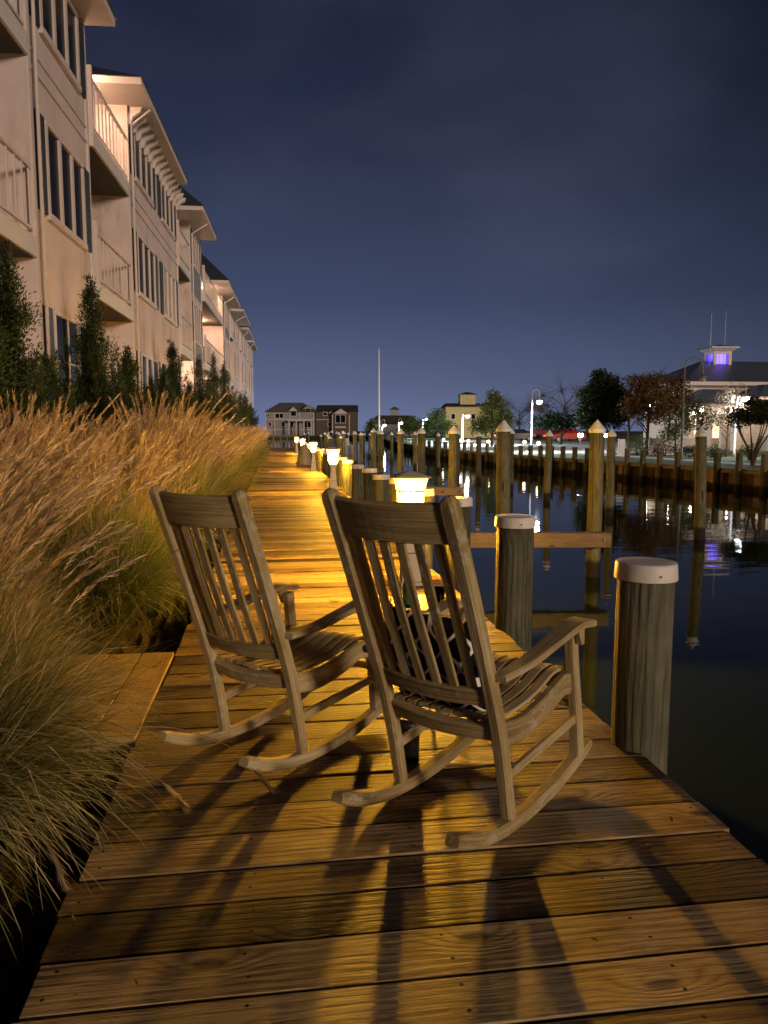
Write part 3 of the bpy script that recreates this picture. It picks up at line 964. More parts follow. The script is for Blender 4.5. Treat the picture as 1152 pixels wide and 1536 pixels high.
def tree(px, D, label, blobs, n, size, mat, trunk_h, r=.12, group=None, base=BZ, nl=7, name='tree', cat='tree', spread=1.2):
    x, y = at(px, D)
    t = thing(name, label, cat, (x, y, base), -yaw, group)
    m = MB(); limbs(m, (0, 0, -.1), (0, 0, trunk_h), r, nl, spread)
    m.build('trunk', M['bark'], t)
    m = MB(); leaves(m, blobs, n, size); m.build('crown', M[mat], t)
    return t

# dark evergreen left of the restaurant
tree(900, 44, 'large dark round evergreen tree left of the restaurant',
     [(0, 0, 2.6, 1.35, 1.2, 1.5), (-.55, 0, 3.4, .75, .8, .9), (.5, .2, 3.6, .8, .8, .9), (-.1, 0, 4.2, .6, .6, .6), (.7, 0, 2.2, .8, .8, 1.0), (-.8, 0, 2.0, .7, .8, .9)], 16000, .09, 'leaf_dark', 3.6, .16)
tree(968, 42, 'rusty autumn tree with thinning leaves in front of the restaurant',
     [(-.4, 0, 3.3, 1.2, 1, .9), (.6, 0, 3.7, 1.2, 1, .8), (0, 0, 2.5, 1.5, 1, .9), (1.1, 0, 2.9, .8, .7, .8), (-1.0, 0, 2.6, .7, .7, .6)], 6500, .075, 'leaf_fall', 3.9, .10, nl=14, spread=1.2)
tree(942, 45, 'brown leaved tree with two thin trunks behind the rusty autumn tree',
     [(0, 0, 3.3, 1.2, 1, 1.0), (-.5, 0, 2.6, .9, .8, .7), (.5, 0, 4.0, .9, .8, .6)], 5500, .08, 'leaf_fall', 3.8, .09, nl=12)
tree(1012, 40, 'small green and yellow tree left of the unlit street lamp',
     [(0, 0, 1.6, .75, .7, .7), (-.3, 0, 1.1, .6, .6, .5), (.3, 0, 2.2, .6, .6, .5)], 1500, .075, 'leaf_mid', 1.9, .06, nl=8, spread=.7)
tree(1088, 38, 'small pale blossoming tree in front of the restaurant',
     [(0, 0, 2.9, .75, .7, .7), (.3, 0, 2.2, .7, .6, .5), (-.4, 0, 2.0, .6, .6, .5)], 1100, .075, 'leaf_pale', 2.8, .06, nl=10, spread=.7)
tree(1000, 43, 'second rusty tree with a wide crown overlapping the restaurant left corner',
     [(0, 0, 3.2, 1.2, 1, .9), (.6, 0, 2.6, 1.0, .9, .8), (-.5, 0, 2.5, .9, .9, .8), (.3, 0, 4.0, .7, .7, .5)], 5000, .08, 'leaf_fall', 3.6, .09, nl=14)
tree(1050, 42, 'thin green tree beside the restaurant porch',
     [(0, 0, 2.4, .6, .6, .8), (.4, 0, 1.8, .7, .6, .6), (-.4, 0, 1.7, .6, .6, .6)], 1500, .075, 'leaf_mid', 2.4, .06, nl=10, spread=.7)
# crape myrtle: several stems from one foot
x, y = at(1128, 29)
t = thing('tree', 'dark crape myrtle with many bare stems on the lawn at right', 'tree', (x, y, BZ), -yaw)
m = MB()
for i in range(9):
    q = 2 * PI * i / 9
    tx, ty = math.cos(q) * random.uniform(.5, .95), math.sin(q) * .6
    m.tube(interp([(random.uniform(-.05, .05), 0, -.05), (tx * .25, ty * .3, .6), (tx * .7, ty * .7, 1.2), (tx, ty, 1.9)], 3), [.035, .034, .032, .03, .028, .026, .022, .02, .016, .012], 6)
m.build('trunk', M['bark'], t)
m = MB(); leaves(m, [(0, 0, 2.0, .9, .8, .42), (-.6, 0, 1.75, .6, .6, .36), (.7, 0, 1.9, .8, .7, .42), (.2, 0, 2.3, .7, .6, .32)], 8000, .055); m.build('crown', M['leaf_dark'], t)
# trees up the bank
tree(737, 62, 'tall mid green tree right of the yellow building',
     [(0, 0, 2.2, 1.5, 1.3, 1.3), (.1, 0, 3.5, 1.0, 1, .9), (0, 0, 4.2, .5, .5, .6), (-1.0, 0, 1.6, .9, .9, .8), (1.0, 0, 1.8, .8, .9, .9)], 5200, .11, 'leaf_mid', 3.0, .13)
tree(655, 80, 'bushy green tree left of the yellow building',
     [(0, 0, 2.0, 1.5, 1.3, 1.1), (.2, 0, 3.0, .9, 1, .8), (-1, 0, 1.5, .9, .9, .8), (1.2, 0, 1.4, 1, .9, .8)], 3200, .13, 'leaf_mid', 2.4, .13)
tree(556, 115, 'small bright green tree lit from below beside the flagpole',
     [(0, 0, 1.5, 1.0, 1, 1.1), (.3, 0, 2.4, .7, .7, .7)], 1500, .14, 'leaf_mid', 1.6, .1)
tree(614, 135, 'dark green tree in front of the house with a roof lantern',
     [(0, 0, 2.2, 1.8, 1.5, 1.5), (1.6, 0, 2.0, 1.5, 1.3, 1.3), (-1.4, 0, 1.8, 1.2, 1.2, 1.1)], 2600, .2, 'leaf_mid', 2.2, .15)
tree(840, 70, 'wide dark green tree behind the parked red car',
     [(0, 0, 2.2, 2.2, 1.6, .9), (1.6, 0, 2.1, 1.5, 1.2, .9), (-1.6, 0, 1.9, 1.3, 1.2, .8)], 3600, .13, 'leaf_dark', 2.2, .15)
def bare_tree(px, D, label, hgt, wd):
    x, y = at(px, D)
    t = thing('tree', label, 'tree', (x, y, BZ), random.uniform(0, 6))
    m = MB(); ends = limbs(m, (0, 0, -.1), (0, 0, hgt * .7), .12, 16, wd * .5, .55, .2); m.build('trunk', M['bark'], t)
    m = MB()
    for e_ in ends:
        for _ in range(38):
            d = Vector((random.gauss(0, 1), random.gauss(0, 1), random.gauss(.5, .8))) * wd * .22
            m.tube([e_ - d * .2, e_ + d * .5, e_ + d], [.014, .010, .006], 3, caps=False)
    m.build('crown', M['twig'], t)
bare_tree(845, 92, 'bare hazy twigged tree behind the wide dark green tree', 7.0, 6.0)
bare_tree(778, 100, 'bare twigged tree left of the lit gooseneck lamp', 5.5, 5.0)

def shrub(px, D, label, blobs, n, size, mat):
    x, y = at(px, D)
    t = thing('shrub', label, 'shrub', (x, y, BZ), -yaw, 'clipped shrubs in front of the restaurant')
    m = MB()
    for i in range(5):
        q = i * 1.3
        m.tube([(0, 0, -.05), (.12 * math.cos(q), .12 * math.sin(q), .3)], [.02, .01], 5)
    m.build('stem', M['bark'], t)
    m = MB(); leaves(m, blobs, n, size); m.build('foliage', M[mat], t)
shrub(1071, 35, 'bright green round shrub right of the leaning mooring piling', [(0, 0, .38, .38, .4, .38)], 700, .05, 'leaf_mid')
shrub(1122, 34, 'bright green round shrub under the crape myrtle', [(0, 0, .36, .40, .4, .36)], 700, .05, 'leaf_mid')
shrub(1045, 36, 'dark clipped shrub left of the leaning mooring piling', [(0, 0, .35, .55, .4, .32)], 700, .05, 'leaf_dark')
shrub(995, 39, 'dark green low shrub below the pale garden fence', [(0, 0, .35, .8, .5, .35), (.8, 0, .35, .6, .5, .3)], 1000, .055, 'leaf_dark')
shrub(955, 40, 'loose green shrub at the foot of the rusty autumn tree', [(0, 0, .55, .6, .5, .5)], 700, .06, 'leaf_mid')

# ------------------------------------------------------------------ restaurant with cupola
t = NT('warm_white_clapboard')
g = t.n('ShaderNodeTexCoord').outputs['Object']
sp = t.n('ShaderNodeSeparateXYZ'); t.l(g, sp.inputs[0])
lap = t.math('FRACT', t.math('MULTIPLY', sp.outputs[2], 5.5))
nn_ = t.noise(t.vmul(g, (.6, .6, 2)), 1.0, 3)
t.col(t.mix(t.maprange(lap, .0, .12, 1, 0), t.ramp(nn_, [(.3, (.60, .53, .46)), (.7, (.76, .68, .60))]), (.30, .26, .22)))
t.rough(.7); t.bump(lap, .6, .02)
M['rest_wall'] = t.m
M['rest_roof'] = plain('blue_grey_metal_roof', (.10, .125, .19), .4, 3, .08, metal=.2)
M['purple'] = emit('purple_lit_cupola_window', (.03, .008, 1), 2.4)
M['wall_lamp'] = emit('warm_wall_lamp', (1, .72, .48), 120)
M['lit_window'] = emit('lit_restaurant_window', (1, .74, .48), 1.1)
x, y = at(1105, 54)
t = thing('restaurant', 'white waterside restaurant with hip roofs and a purple lit cupola', 'restaurant', (x, y, BZ), -yaw + R(6))
def hip(m, x0, x1, y0, y1, z0, z1, ins, ins_y=None):
    iy = ins if ins_y is None else ins_y
    a = [(x0, y0, z0), (x1, y0, z0), (x1, y1, z0), (x0, y1, z0)]
    b = [(x0 + ins, y0 + iy, z1), (x1 - ins, y0 + iy, z1), (x1 - ins, y1 - iy, z1), (x0 + ins, y1 - iy, z1)]
    m.add(a + b, [(0, 1, 5, 4), (1, 2, 6, 5), (2, 3, 7, 6), (3, 0, 4, 7), (4, 5, 6, 7), (3, 2, 1, 0)])
    return m
MB().box(-4.2, 9, -1, 6, -.3, 4.35).build('wall', M['rest_wall'], t)
MB().box(-5.0, 9.8, -1.8, 6.8, 4.30, 4.55).build('eave', M['trim'], t)
hip(MB(), -5.05, 9.85, -1.85, 6.85, 4.55, 6.25, 3.4, 4.1).build('roof', M['rest_roof'], t)
# lower porch with its own roof
MB().box(-5.2, -1.7, -3.9, -1.01, 2.86, 3.02).build('porch_beam', M['trim'], t)
hip(MB(), -5.4, -1.55, -4.1, -1.02, 3.02, 3.98, 1.1, 1.2).build('porch_roof', M['rest_roof'], t)
for k in range(5):
    MB().box(-5.1 + k * .8, -4.94 + k * .8, -3.8, -3.64, -.3, 2.86).build('porch_post', M['trim'], t)
hip(MB(), -1.5, 9, -4.6, -1.03, 3.45, 4.28, 1.2, 1.3).build('side_roof', M['rest_roof'], t)
MB().box(-1.2, 8.8, -4.2, -1.03, -.3, 3.45).build('side_wing', M['rest_wall'], t)
for k in range(2):
    wq = MB().box(-3.9 + k * 1.3, -3.1 + k * 1.3, -1.06, -1.003, .7, 2.2).build('window', M['trim'], t)
    MB().box(-3.82 + k * 1.3, -3.18 + k * 1.3, -1.075, -1.062, .78, 2.12).build('pane', M['lit_window'], wq)
for k in range(3):
    wq = MB().box(-.6 + k * 1.6, .3 + k * 1.6, -4.26, -4.203, .8, 2.4).build('window', M['trim'], t)
    MB().box(-.52 + k * 1.6, .22 + k * 1.6, -4.275, -4.262, .88, 2.32).build('pane', M['lit_window'], wq)
for xx, yy, zl in ((-4.0, -1.35, 2.45), (-4.4, -3.0, 2.62), (-2.3, -3.0, 2.62), (-.95, -4.5, 2.6), (.65, -4.5, 2.6), (-4.5, 1.0, 3.2), (-4.5, 4.5, 3.2)):
    MB().lathe([(.03, zl - .12), (.10, zl - .06), (.10, zl + .04), (.03, zl + .1)], 10, xx, yy).build('wall_lamp', M['wall_lamp'], t, True)
# stair with rail
m = MB()
for k in range(6): m.box(-1.0 + k * .3, -.7 + k * .3, -5.0, -4.28, -.2, .95 - k * .17)
m.build('stair', M['slab'], t)
m = MB(); m.tube([(-.9, -5.0, 1.85), (.9, -5.0, .9)], .035, 6)
for k in range(7): m.tube([(-.9 + k * .3, -5.0, .75 - k * .12), (-.9 + k * .3, -5.0, 1.85 - k * .158)], .018, 5)
m.build('stair_rail', M['trim'], t)
# cupola
cu = (-.55, 2.2)
MB().box(cu[0] - .66, cu[0] + .66, cu[1] - .66, cu[1] + .66, 5.4, 5.95).build('cupola_base', M['rest_wall'], t)
m = MB()
for sx in (-1, 1):
    for sy in (-1, 1): m.box(cu[0] + sx * .56 - .11, cu[0] + sx * .56 + .11, cu[1] + sy * .56 - .11, cu[1] + sy * .56 + .11, 5.95, 6.75)
m.box(cu[0] - .66, cu[0] + .66, cu[1] - .66, cu[1] + .66, 6.75, 6.88)
m.lathe([(.67, 6.88), (.98, 7.10)], 4, cu[0], cu[1], sq=True)
m.build('cupola_frame', M['rest_wall'], t)
MB().box(cu[0] - .48, cu[0] + .48, cu[1] - .48, cu[1] + .48, 5.952, 6.748).build('cupola_window', M['purple'], t)
m = MB()
for k in (-.16, .16): m.box(cu[0] + k - .015, cu[0] + k + .015, cu[1] - .495, cu[1] - .482, 5.96, 6.74); m.box(cu[0] - .495, cu[0] - .482, cu[1] + k - .015, cu[1] + k + .015, 5.96, 6.74)
for z in (6.15, 6.35, 6.55): m.box(cu[0] - .47, cu[0] + .47, cu[1] - .512, cu[1] - .497, z - .012, z + .012)
m.build('cupola_louvre', M['rest_wall'], t)
MB().lathe([(1.04, 7.10), (1.04, 7.20), (.05, 7.42)], 4, cu[0], cu[1], sq=True).build('cupola_roof', M['rest_roof'], t)
MB().tube([(cu[0] - 1.1, cu[1] - .9, 5.2), (cu[0] - 1.1, cu[1] - .9, 7.6), (cu[0] - 1.1, cu[1] - .9, 9.6)], [.035, .03, .012], 6).build('antenna', M['pole'], t)
MB().tube([(cu[0] + .7, cu[1] + .4, 7.2), (cu[0] + .7, cu[1] + .4, 9.9)], [.03, .012], 6).build('antenna', M['pole'], t)

# pale garden fence and utility cabinet
x, y = at(1008, 41)
t = thing('garden_fence', 'pale grey board fence in front of the restaurant', 'fence', (x, y, BZ), -yaw)
m = MB()
for k in range(15): m.box(-1.2 + k * .16, -1.05 + k * .16, -.01, .01, 0, .88 + .01 * (k % 2))
m.build('board_panel', M['trim'], t)
for k in range(3): MB().box(-1.26 + k * 1.2, -1.18 + k * 1.2, .012, .09, 0, .95).build('post', M['trim'], t)
x, y = at(931, 40)
t = thing('utility_cabinet', 'tall white utility cabinet beside the slim leaning mooring piling', 'cabinet', (x, y, BZ), -yaw)
MB().box(-.16, .16, -.12, .12, .06, .85, bev=.01).build('body', M['trim'], t)
MB().box(-.20, .20, -.15, .15, -.05, .06).build('plinth', M['slab'], t)
MB().box(-.12, .12, -.128, -.122, .14, .78).build('door', M['slab'], t)

# ------------------------------------------------------------------ parked cars on the lot
def car(px, D, label, mat, rz):
    x, y = at(px, D)
    t = thing('parked_car', label, 'car', (x, y, BZ), rz, 'cars parked on the far lot')
    prof = [(-2.1, .35), (-2.15, .62), (-2.0, .82), (-1.1, .92), (-.55, 1.38), (.75, 1.42), (1.45, .98), (2.05, .90), (2.15, .6), (2.1, .35)]
    vs = []; n = len(prof)
    for sgn, k in ((-1, 1), (1, 1)):
        for (a, z) in prof: vs.append((a, sgn * (.86 if z < 1.0 else .66), z))
    fs = [tuple(range(n)), tuple(range(2 * n - 1, n - 1, -1))] + [(i, n + i, n + (i + 1) % n, (i + 1) % n) for i in range(n)]
    MB().add(vs, fs).build('body', mat, t)
    m = MB()
    for s in (-1, 1):
        m.poly([(-1.0, s * .835, .95), (-.52, s * .685, 1.33), (.70, s * .685, 1.36), (1.28, s * .825, 1.0)])
    m.build('side_windows', M['glass'], t)
    for s in (-1, 1):
        for a in (-1.3, 1.3):
            wv_ = MB().lathe([(.31, -.09), (.33, -.06), (.33, .06), (.31, .09)], 18).build('wheel', M['black'], t)
            wv_.rotation_euler = (R(90), 0, 0); wv_.location = (a, s * .83, .33)
            h = MB().lathe([(.19, -.10), (.19, .10)], 12).build('hubcap', M['pole'], wv_)
    for s in (-1, 1):
        MB().box(-2.17, -2.05, s * .68 - .14, s * .68 + .14, .62, .76).build('tail_light', M['tail'], t)
    return t
M['tail'] = emit('lit_red_tail_light', (1, .04, .03), 4)
M['red_car'] = plain('red_car_paint', (.32, .012, .012), .3)
M['maroon_car'] = plain('maroon_car_paint', (.25, .06, .05), .3)
M['navy_car'] = plain('dark_navy_car_paint', (.02, .02, .035), .3)
car(846, 84, 'bright red car parked on the lot behind the thin leaning piling', M['red_car'], R(10))
car(806, 88, 'maroon car parked left of the bright red car', M['maroon_car'], R(-15))
car(772, 86, 'dark navy car parked left of the lit gooseneck lamp', M['navy_car'], R(5))

# ------------------------------------------------------------------ far houses
M['grey_clad'] = plain('grey_shingle_cladding', (.27, .285, .31), .85, 2, .1)
M['brown_clad'] = plain('dark_brown_cladding', (.10, .08, .06), .85, 2, .1)
M['yellow_clad'] = plain('yellow_render', (.52, .43, .20), .85, 1, .06)
M['roof_grey'] = plain('grey_shingle_roof', (.10, .10, .115), .9, 4, .15)
M['roof_dark'] = plain('dark_shingle_roof', (.05, .045, .045), .9, 4, .15)
def fwin(t, x0, x1, z0, z1, y, lit=None):
    f = MB().box(x0, x1, y - .10, y, z0, z1).build('window', M['trim'], t)
    b = .16
    m = MB()
    n = max(1, round((x1 - x0) / 1.2))
    wd = (x1 - x0 - b) / n
    for k in range(n):
        m.box(x0 + b / 2 + k * wd + b / 2, x0 + b / 2 + (k + 1) * wd - b / 2, y - .13, y - .102, z0 + b, z1 - b)
    m.build('pane', lit or M['glass'], f)
def gable(m, x0, x1, y0, y1, z0, z1):
    xm = (x0 + x1) / 2
    vs = [(x0, y0, z0), (x1, y0, z0), (xm, y0, z1), (x0, y1, z0), (x1, y1, z0), (xm, y1, z1)]
    m.add(vs, [(0, 1, 2), (5, 4, 3), (0, 2, 5, 3), (1, 4, 5, 2), (0, 3, 4, 1)])
    return m
D = 200
def hx(px): return (px - 470) / F * D
x, y = at(470, D)
t = thing('grey_house', 'grey three storey house with white trim at the far end of the canal', 'house', (x, y, 0), -yaw)
MB().box(hx(400), hx(472), 0, 9, -1, zz(618, D)).build('wall', M['grey_clad'], t)
hip(MB(), hx(398), hx(474), -.6, 9.6, zz(618, D), zz(604, D), 3.6).build('roof', M['roof_grey'], t)
m = MB()
for py in (630, 645): m.box(hx(400), hx(472), -.08, -.003, zz(py, D), zz(py, D) + .22)
for px in (400, 413, 436, 450, 471): m.box(hx(px) - .12, hx(px) + .12, -.10, -.085, -.5, zz(618, D))
m.build('trim', M['trim'], t)
dm = gable(MB(), hx(434), hx(448), -.5, 4, zz(617, D), zz(611, D)).build('dormer', M['trim'], t)
gable(MB(), hx(455), hx(474), -.9, 4, zz(614, D), zz(608, D)).build('gable_end', M['grey_clad'], t)
for a, b, c, d in ((402, 406, 621, 626), (408, 411, 621, 626), (414, 427, 620, 628), (437, 446, 617, 625), (459, 467, 613, 620), (404, 409, 633, 640), (423, 428, 633, 641), (437, 442, 632, 641), (444, 449, 632, 641), (456, 468, 633, 642)):
    fwin(t, hx(a), hx(b), zz(d, D), zz(c, D), -.10)
for k in range(4): MB().box(hx(436 + k * 11) - .15, hx(436 + k * 11) + .15, -2.4, -2.1, -1, zz(632, D)).build('porch_post', M['trim'], t)
MB().box(hx(434), hx(472), -2.5, -.11, zz(632, D), zz(630.5, D)).build('porch_deck', M['trim'], t)
x, y = at(470, D + 2)
t = thing('brown_house', 'dark brown house with a wide gabled bay joined beside the grey house', 'house', (x, y, 0), -yaw)
MB().box(hx(474.5), hx(536), 0, 9, -1, zz(616, D)).build('wall', M['brown_clad'], t)
m = MB(); xa, xb = hx(474.5), hx(537)
m.add([(xa, -.7, zz(617, D)), (xb, -.7, zz(617, D)), (xb, 4.5, zz(607, D)), (xa, 4.5, zz(607, D)), (xb, 10, zz(617, D)), (xa, 10, zz(617, D))], [(0, 1, 2, 3), (3, 2, 4, 5), (0, 3, 5), (1, 4, 2), (0, 5, 4, 1)])
m.build('roof', M['roof_dark'], t)
bay = MB().box(hx(500), hx(525), -1.0, -.005, -1, zz(621, D)).build('bay', M['brown_clad'], t)
gable(MB(), hx(498), hx(527), -1.5, 1.5, zz(621.5, D), zz(612, D)).build('bay_gable', M['roof_dark'], t)
gable(MB(), hx(501), hx(524), -1.53, -1.505, zz(621, D), zz(613.5, D)).build('gable_trim', M['trim'], t)
for a, b, c, d in ((485, 492, 618, 624), (495, 499, 618, 624), (492, 498, 633, 640)): fwin(t, hx(a), hx(b), zz(d, D), zz(c, D), -.005)
fwin(t, hx(504), hx(520), zz(635, D), zz(622, D), -1.01)
m = MB(); m.box(hx(500) - .15, hx(500) + .1, -1.09, -1.02, -1, zz(621, D)); m.box(hx(525) - .1, hx(525) + .15, -1.09, -1.02, -1, zz(621, D)); m.box(hx(504), hx(520), -1.2, -1.02, zz(642, D), zz(639.5, D))
m.box(hx(474.5), hx(499), -.1, -.01, zz(630, D), zz(629, D))
m.build('trim', M['trim'], t)

D = 160
def h2(px): return (px - 590) / F * D
x, y = at(590, D)
t = thing('lantern_house', 'dark hipped house with a roof lantern behind the small street lamps', 'house', (x, y, 0), -yaw)
MB().box(h2(556), h2(628), 0, 9, -1, zz(634, D)).build('wall', M['grey_clad'], t)
hip(MB(), h2(550), h2(632), -.6, 9.6, zz(636, D), zz(623, D), 2.2, 3.0).build('roof', M['roof_dark'], t)
MB().box(h2(586), h2(598), 3.2, 5.2, zz(624, D), zz(614, D)).build('roof_lantern', M['grey_clad'], t)
hip(MB(), h2(584), h2(600), 2.9, 5.5, zz(614, D), zz(609.5, D), 1.0, 1.2).build('lantern_roof', M['roof_grey'], t)
for a, b, c, d in ((553, 557, 637, 650), (562, 568, 638, 648), (604, 612, 638, 648)): fwin(t, h2(a), h2(b), zz(d, D), zz(c, D), -.005)

D = 130
def h3(px): return (px - 700) / F * D
x, y = at(700, D)
t = thing('yellow_building', 'yellow rendered building with a square roof turret behind the trees', 'building', (x, y, 0), -yaw)
MB().box(h3(668), h3(745), 0, 10, -1, zz(610, D)).build('wall', M['yellow_clad'], t)
hip(MB(), h3(666), h3(748), -.6, 10.6, zz(610.5, D), zz(604.5, D), .5, 4).build('roof', M['roof_dark'], t)
MB().box(h3(690), h3(713), 1, 4, zz(607, D), zz(592, D)).build('turret', M['yellow_clad'], t)
hip(MB(), h3(688), h3(715), .6, 4.4, zz(592, D), zz(588, D), 1.3, 1.6).build('turret_roof', M['roof_dark'], t)
fwin(t, h3(698), h3(704), zz(600.5, D), zz(596.5, D), .995)
for a in (675, 705): fwin(t, h3(a), h3(a + 8), zz(630, D), zz(620, D), -.005)

# flagpole
x, y = at(568.5, 118)
t = thing('flagpole', 'tall thin white flagpole rising above the far street lamps', 'flagpole', (x, y, 0))
MB().tube([(0, 0, -.1), (0, 0, 7), (0, 0, 13.6)], [.17, .13, .07], 10).build('mast', emit('white_mast_paint', (1, 1, 1), .0, (.85, .85, .85)), t)  # mast in plain white paint, emission switched off
MB().lathe([(.02, 13.6), (.09, 13.66), (.09, 13.74), (.02, 13.8)], 10).build('finial', M['pole'], t)
MB().lathe([(.3, -.1), (.28, .15), (.12, .2)], 14).build('base', M['slab'], t)

# moored boats and jetty rail at the far end of the walk
t = thing('timber_railing', 'low timber railing with tall posts across the far end of the boardwalk', 'railing', (0, 62.3, 0))
for k in range(5): MB().box(-.7 + k * .55, -.6 + k * .55, -.05, .05, -.6, 1.0 + (.7 if k in (1, 4) else 0)).build('post', M['beam'], t)
m = MB(); m.box(-.75, 1.65, -.075, -.052, .86, .98); m.box(-.75, 1.65, -.075, -.052, .45, .55); m.build('rail', M['beam'], t)
def boat(loc, rz, label):
    t = thing('moored_boat', label, 'boat', (loc[0], loc[1], WATER), rz)
    vs = []; fs = []
    st = [(-2.6, .85, .75), (-1, 1.0, .75), (1, .9, .85), (2.2, .45, 1.0), (2.8, .03, 1.1)]
    for (a, hw, hh) in st: vs += [(a, -hw, hh), (a, -hw * .7, -.15), (a, hw * .7, -.15), (a, hw, hh)]
    for i in range(len(st) - 1):
        for j in range(4):
            k = (j + 1) % 4
            fs.append((i * 4 + j, i * 4 + k, i * 4 + 4 + k, i * 4 + 4 + j))
    fs += [(3, 2, 1, 0)]
    MB().add(vs, fs).build('hull', M['trim'], t)
    MB().box(-.8, .8, -.55, .55, .75, 1.35, bev=.05).build('cabin', M['trim'], t)
    MB().box(-.5, .6, -.565, -.553, 1.0, 1.28).build('window', M['glass'], t)
boat((5.6, 66), R(95), 'small white cabin boat moored among the distant pilings')

# ------------------------------------------------------------------ apartment row on the left
ROT = -math.atan(.03)
GX = -4.07
def blk(name_label, u0, u1, u2, zE=9.3, groups=(), siding=False, over=.75, brackets=0, lit=(), roofs=(0, 0), top_gap=0, floors=3, hipz=1.25, proj=0., endwin=False):
    t = thing('apartment_building', name_label, 'apartment building', (GX, 0, 0), ROT, 'row of pale apartment buildings along the walk')
    x0 = proj
    wall = MB()
    if u2 > u1:
        wall.box(-7, x0, u1, u2, -.3, zE, c=.5)
    wall.build('wall', M['stucco'], t)
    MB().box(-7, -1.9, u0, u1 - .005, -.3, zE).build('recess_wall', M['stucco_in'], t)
    if siding:
        for za, zb in ((3.75, 4.8), (6.75, 7.8)):
            m = MB(); nb = 7
            for k in range(nb):
                zc = za + (zb - za) * k / nb
                m.add([(x0 + .012, u1 + .12, zc), (x0 + .012, u2 - .12, zc), (x0 + .002, u2 - .12, zc + (zb - za) / nb), (x0 + .002, u1 + .12, zc + (zb - za) / nb), (x0, u1 + .12, zc), (x0, u2 - .12, zc)], [(0, 1, 2, 3), (4, 5, 1, 0)])
            m.build('siding_panel', M['siding'], t)
    # trim band and corner boards
    m = MB()
    if not siding: m.box(x0 + .001, x0 + .035, u1 + .1, u2 - .1, 6.98, 7.02); m.box(x0 + .001, x0 + .03, u1 + .1, u2 - .1, 7.26, 7.30)
    m.box(x0 + .002, x0 + .045, u1, u1 + .10, -.3, zE); m.box(x0 + .002, x0 + .045, u2 - .10, u2, -.3, zE)
    m.build('trim_band', M['trim'], t)
    # windows
    for (a, n, ww, rows) in groups:
        for r_ in rows:
            zs, zh = ((1.75, 3.40), (4.90, 6.42), (min(7.90, zE - 1.45), min(9.2, zE - .12)))[r_]
            L = n * ww
            f = MB()
            f.box(x0 + .001, x0 + .06, a, a + L, zh - .07, zh); f.box(x0 + .001, x0 + .075, a - .04, a + L + .04, zs - .06, zs + .05)
            for k in range(n + 1):
                f.box(x0 + .001, x0 + .055, a + k * ww - .055, a + k * ww + .055, zs + .05, zh - .07)
            f.box(x0 + .019, x0 + .024, a + .05, a + L - .05, (zs + zh) / 2 - .012, (zs + zh) / 2 + .012) if r_ == 0 else None
            wo_ = f.build('window', M['trim'], t)
            p = MB()
            for k in range(n): p.box(x0 + .002, x0 + .018, a + k * ww + .056, a + (k + 1) * ww - .056, zs + .051, zh - .071)
            p.build('pane', M['blind'] if (r_ == 1 and 24 < a < 26) else M['glass'], wo_)
            for s0 in (a - .46, a + L + .08):
                q = MB(); q.box(x0 + .002, x0 + .045, s0, s0 + .38, zs, zh)
                nsl = 12
                for k in range(nsl):
                    zc = zs + .06 + (zh - zs - .12) * k / nsl
                    q.box(x0 + .045, x0 + .056, s0 + .04, s0 + .34, zc, zc + .05)
                q.build('shutter', M['shutter'], wo_)
    if endwin:
        for fz in (4.38, 6.9):
            f = MB().box(-1.25, -.55, u1 - .05, u1 - .002, fz + .45, fz + 1.7).build('window', M['trim'], t)
            MB().box(-1.16, -.64, u1 - .065, u1 - .052, fz + .54, fz + 1.61).build('pane', M['glass'], f)
            MB().box(-.16, .03, u1 - .09, u1 - .003, fz + .02, min(fz + 2.65, zE)).build('corner_column', M['trim'], t)
    # balconies in the recess
    if u1 - u0 > .8:
        for fz in (1.36, 4.38, 7.38):
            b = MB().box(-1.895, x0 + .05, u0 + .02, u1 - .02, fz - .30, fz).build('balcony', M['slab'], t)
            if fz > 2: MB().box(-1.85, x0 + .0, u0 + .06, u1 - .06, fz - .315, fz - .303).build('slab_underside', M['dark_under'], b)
            rl = MB()
            rl.box(x0 - .03, x0 + .03, u0 + .05, u1 - .05, fz + 1.02, fz + 1.07); rl.box(x0 - .02, x0 + .02, u0 + .05, u1 - .05, fz + .10, fz + .14)
            nb = int((u1 - u0) / .30)
            for k in range(nb): 
                yy = u0 + .1 + (u1 - u0 - .2) * k / max(1, nb - 1)
                rl.box(x0 - .012, x0 + .012, yy - .012, yy + .012, fz + .14, fz + 1.02)
            rl.build('railing', M['trim'], b)
            # post at the outer corner
            for yy in (u0 + .08,):
                MB().box(x0 - .05, x0 + .05, yy - .05, yy + .05, fz + .001, fz + 1.25).build('newel', M['trim'], b)
            # glazed door on the back wall
            dd = MB().box(-1.897, -1.84, u0 + (u1 - u0) * .25, u0 + (u1 - u0) * .75, fz + .02, fz + 2.15).build('door', M['trim'], b)
        for k, fz in lit:
            cz = fz
            o = MB().lathe([(.03, cz - .22), (.10, cz - .17), (.11, cz - .08), (.05, cz - .02)], 12, -.95, u0 + (u1 - u0) * k).build('balcony_lamp', M['balcony_lamp'], t, True)
    # roof
    ra, rb = u0 + roofs[0], u2 + roofs[1]
    e_ = MB().box(-7.5, x0 + over, ra, rb, zE + .001, zE + .15).build('eave', M['trim'], t)
    hip(MB(), -7.6, x0 + over + .04, ra - .04, rb + .04, zE + .15, zE + .15 + hipz, 2.4, min(2.2, (rb - ra) * .45)).build('roof', M['metalroof'], t)
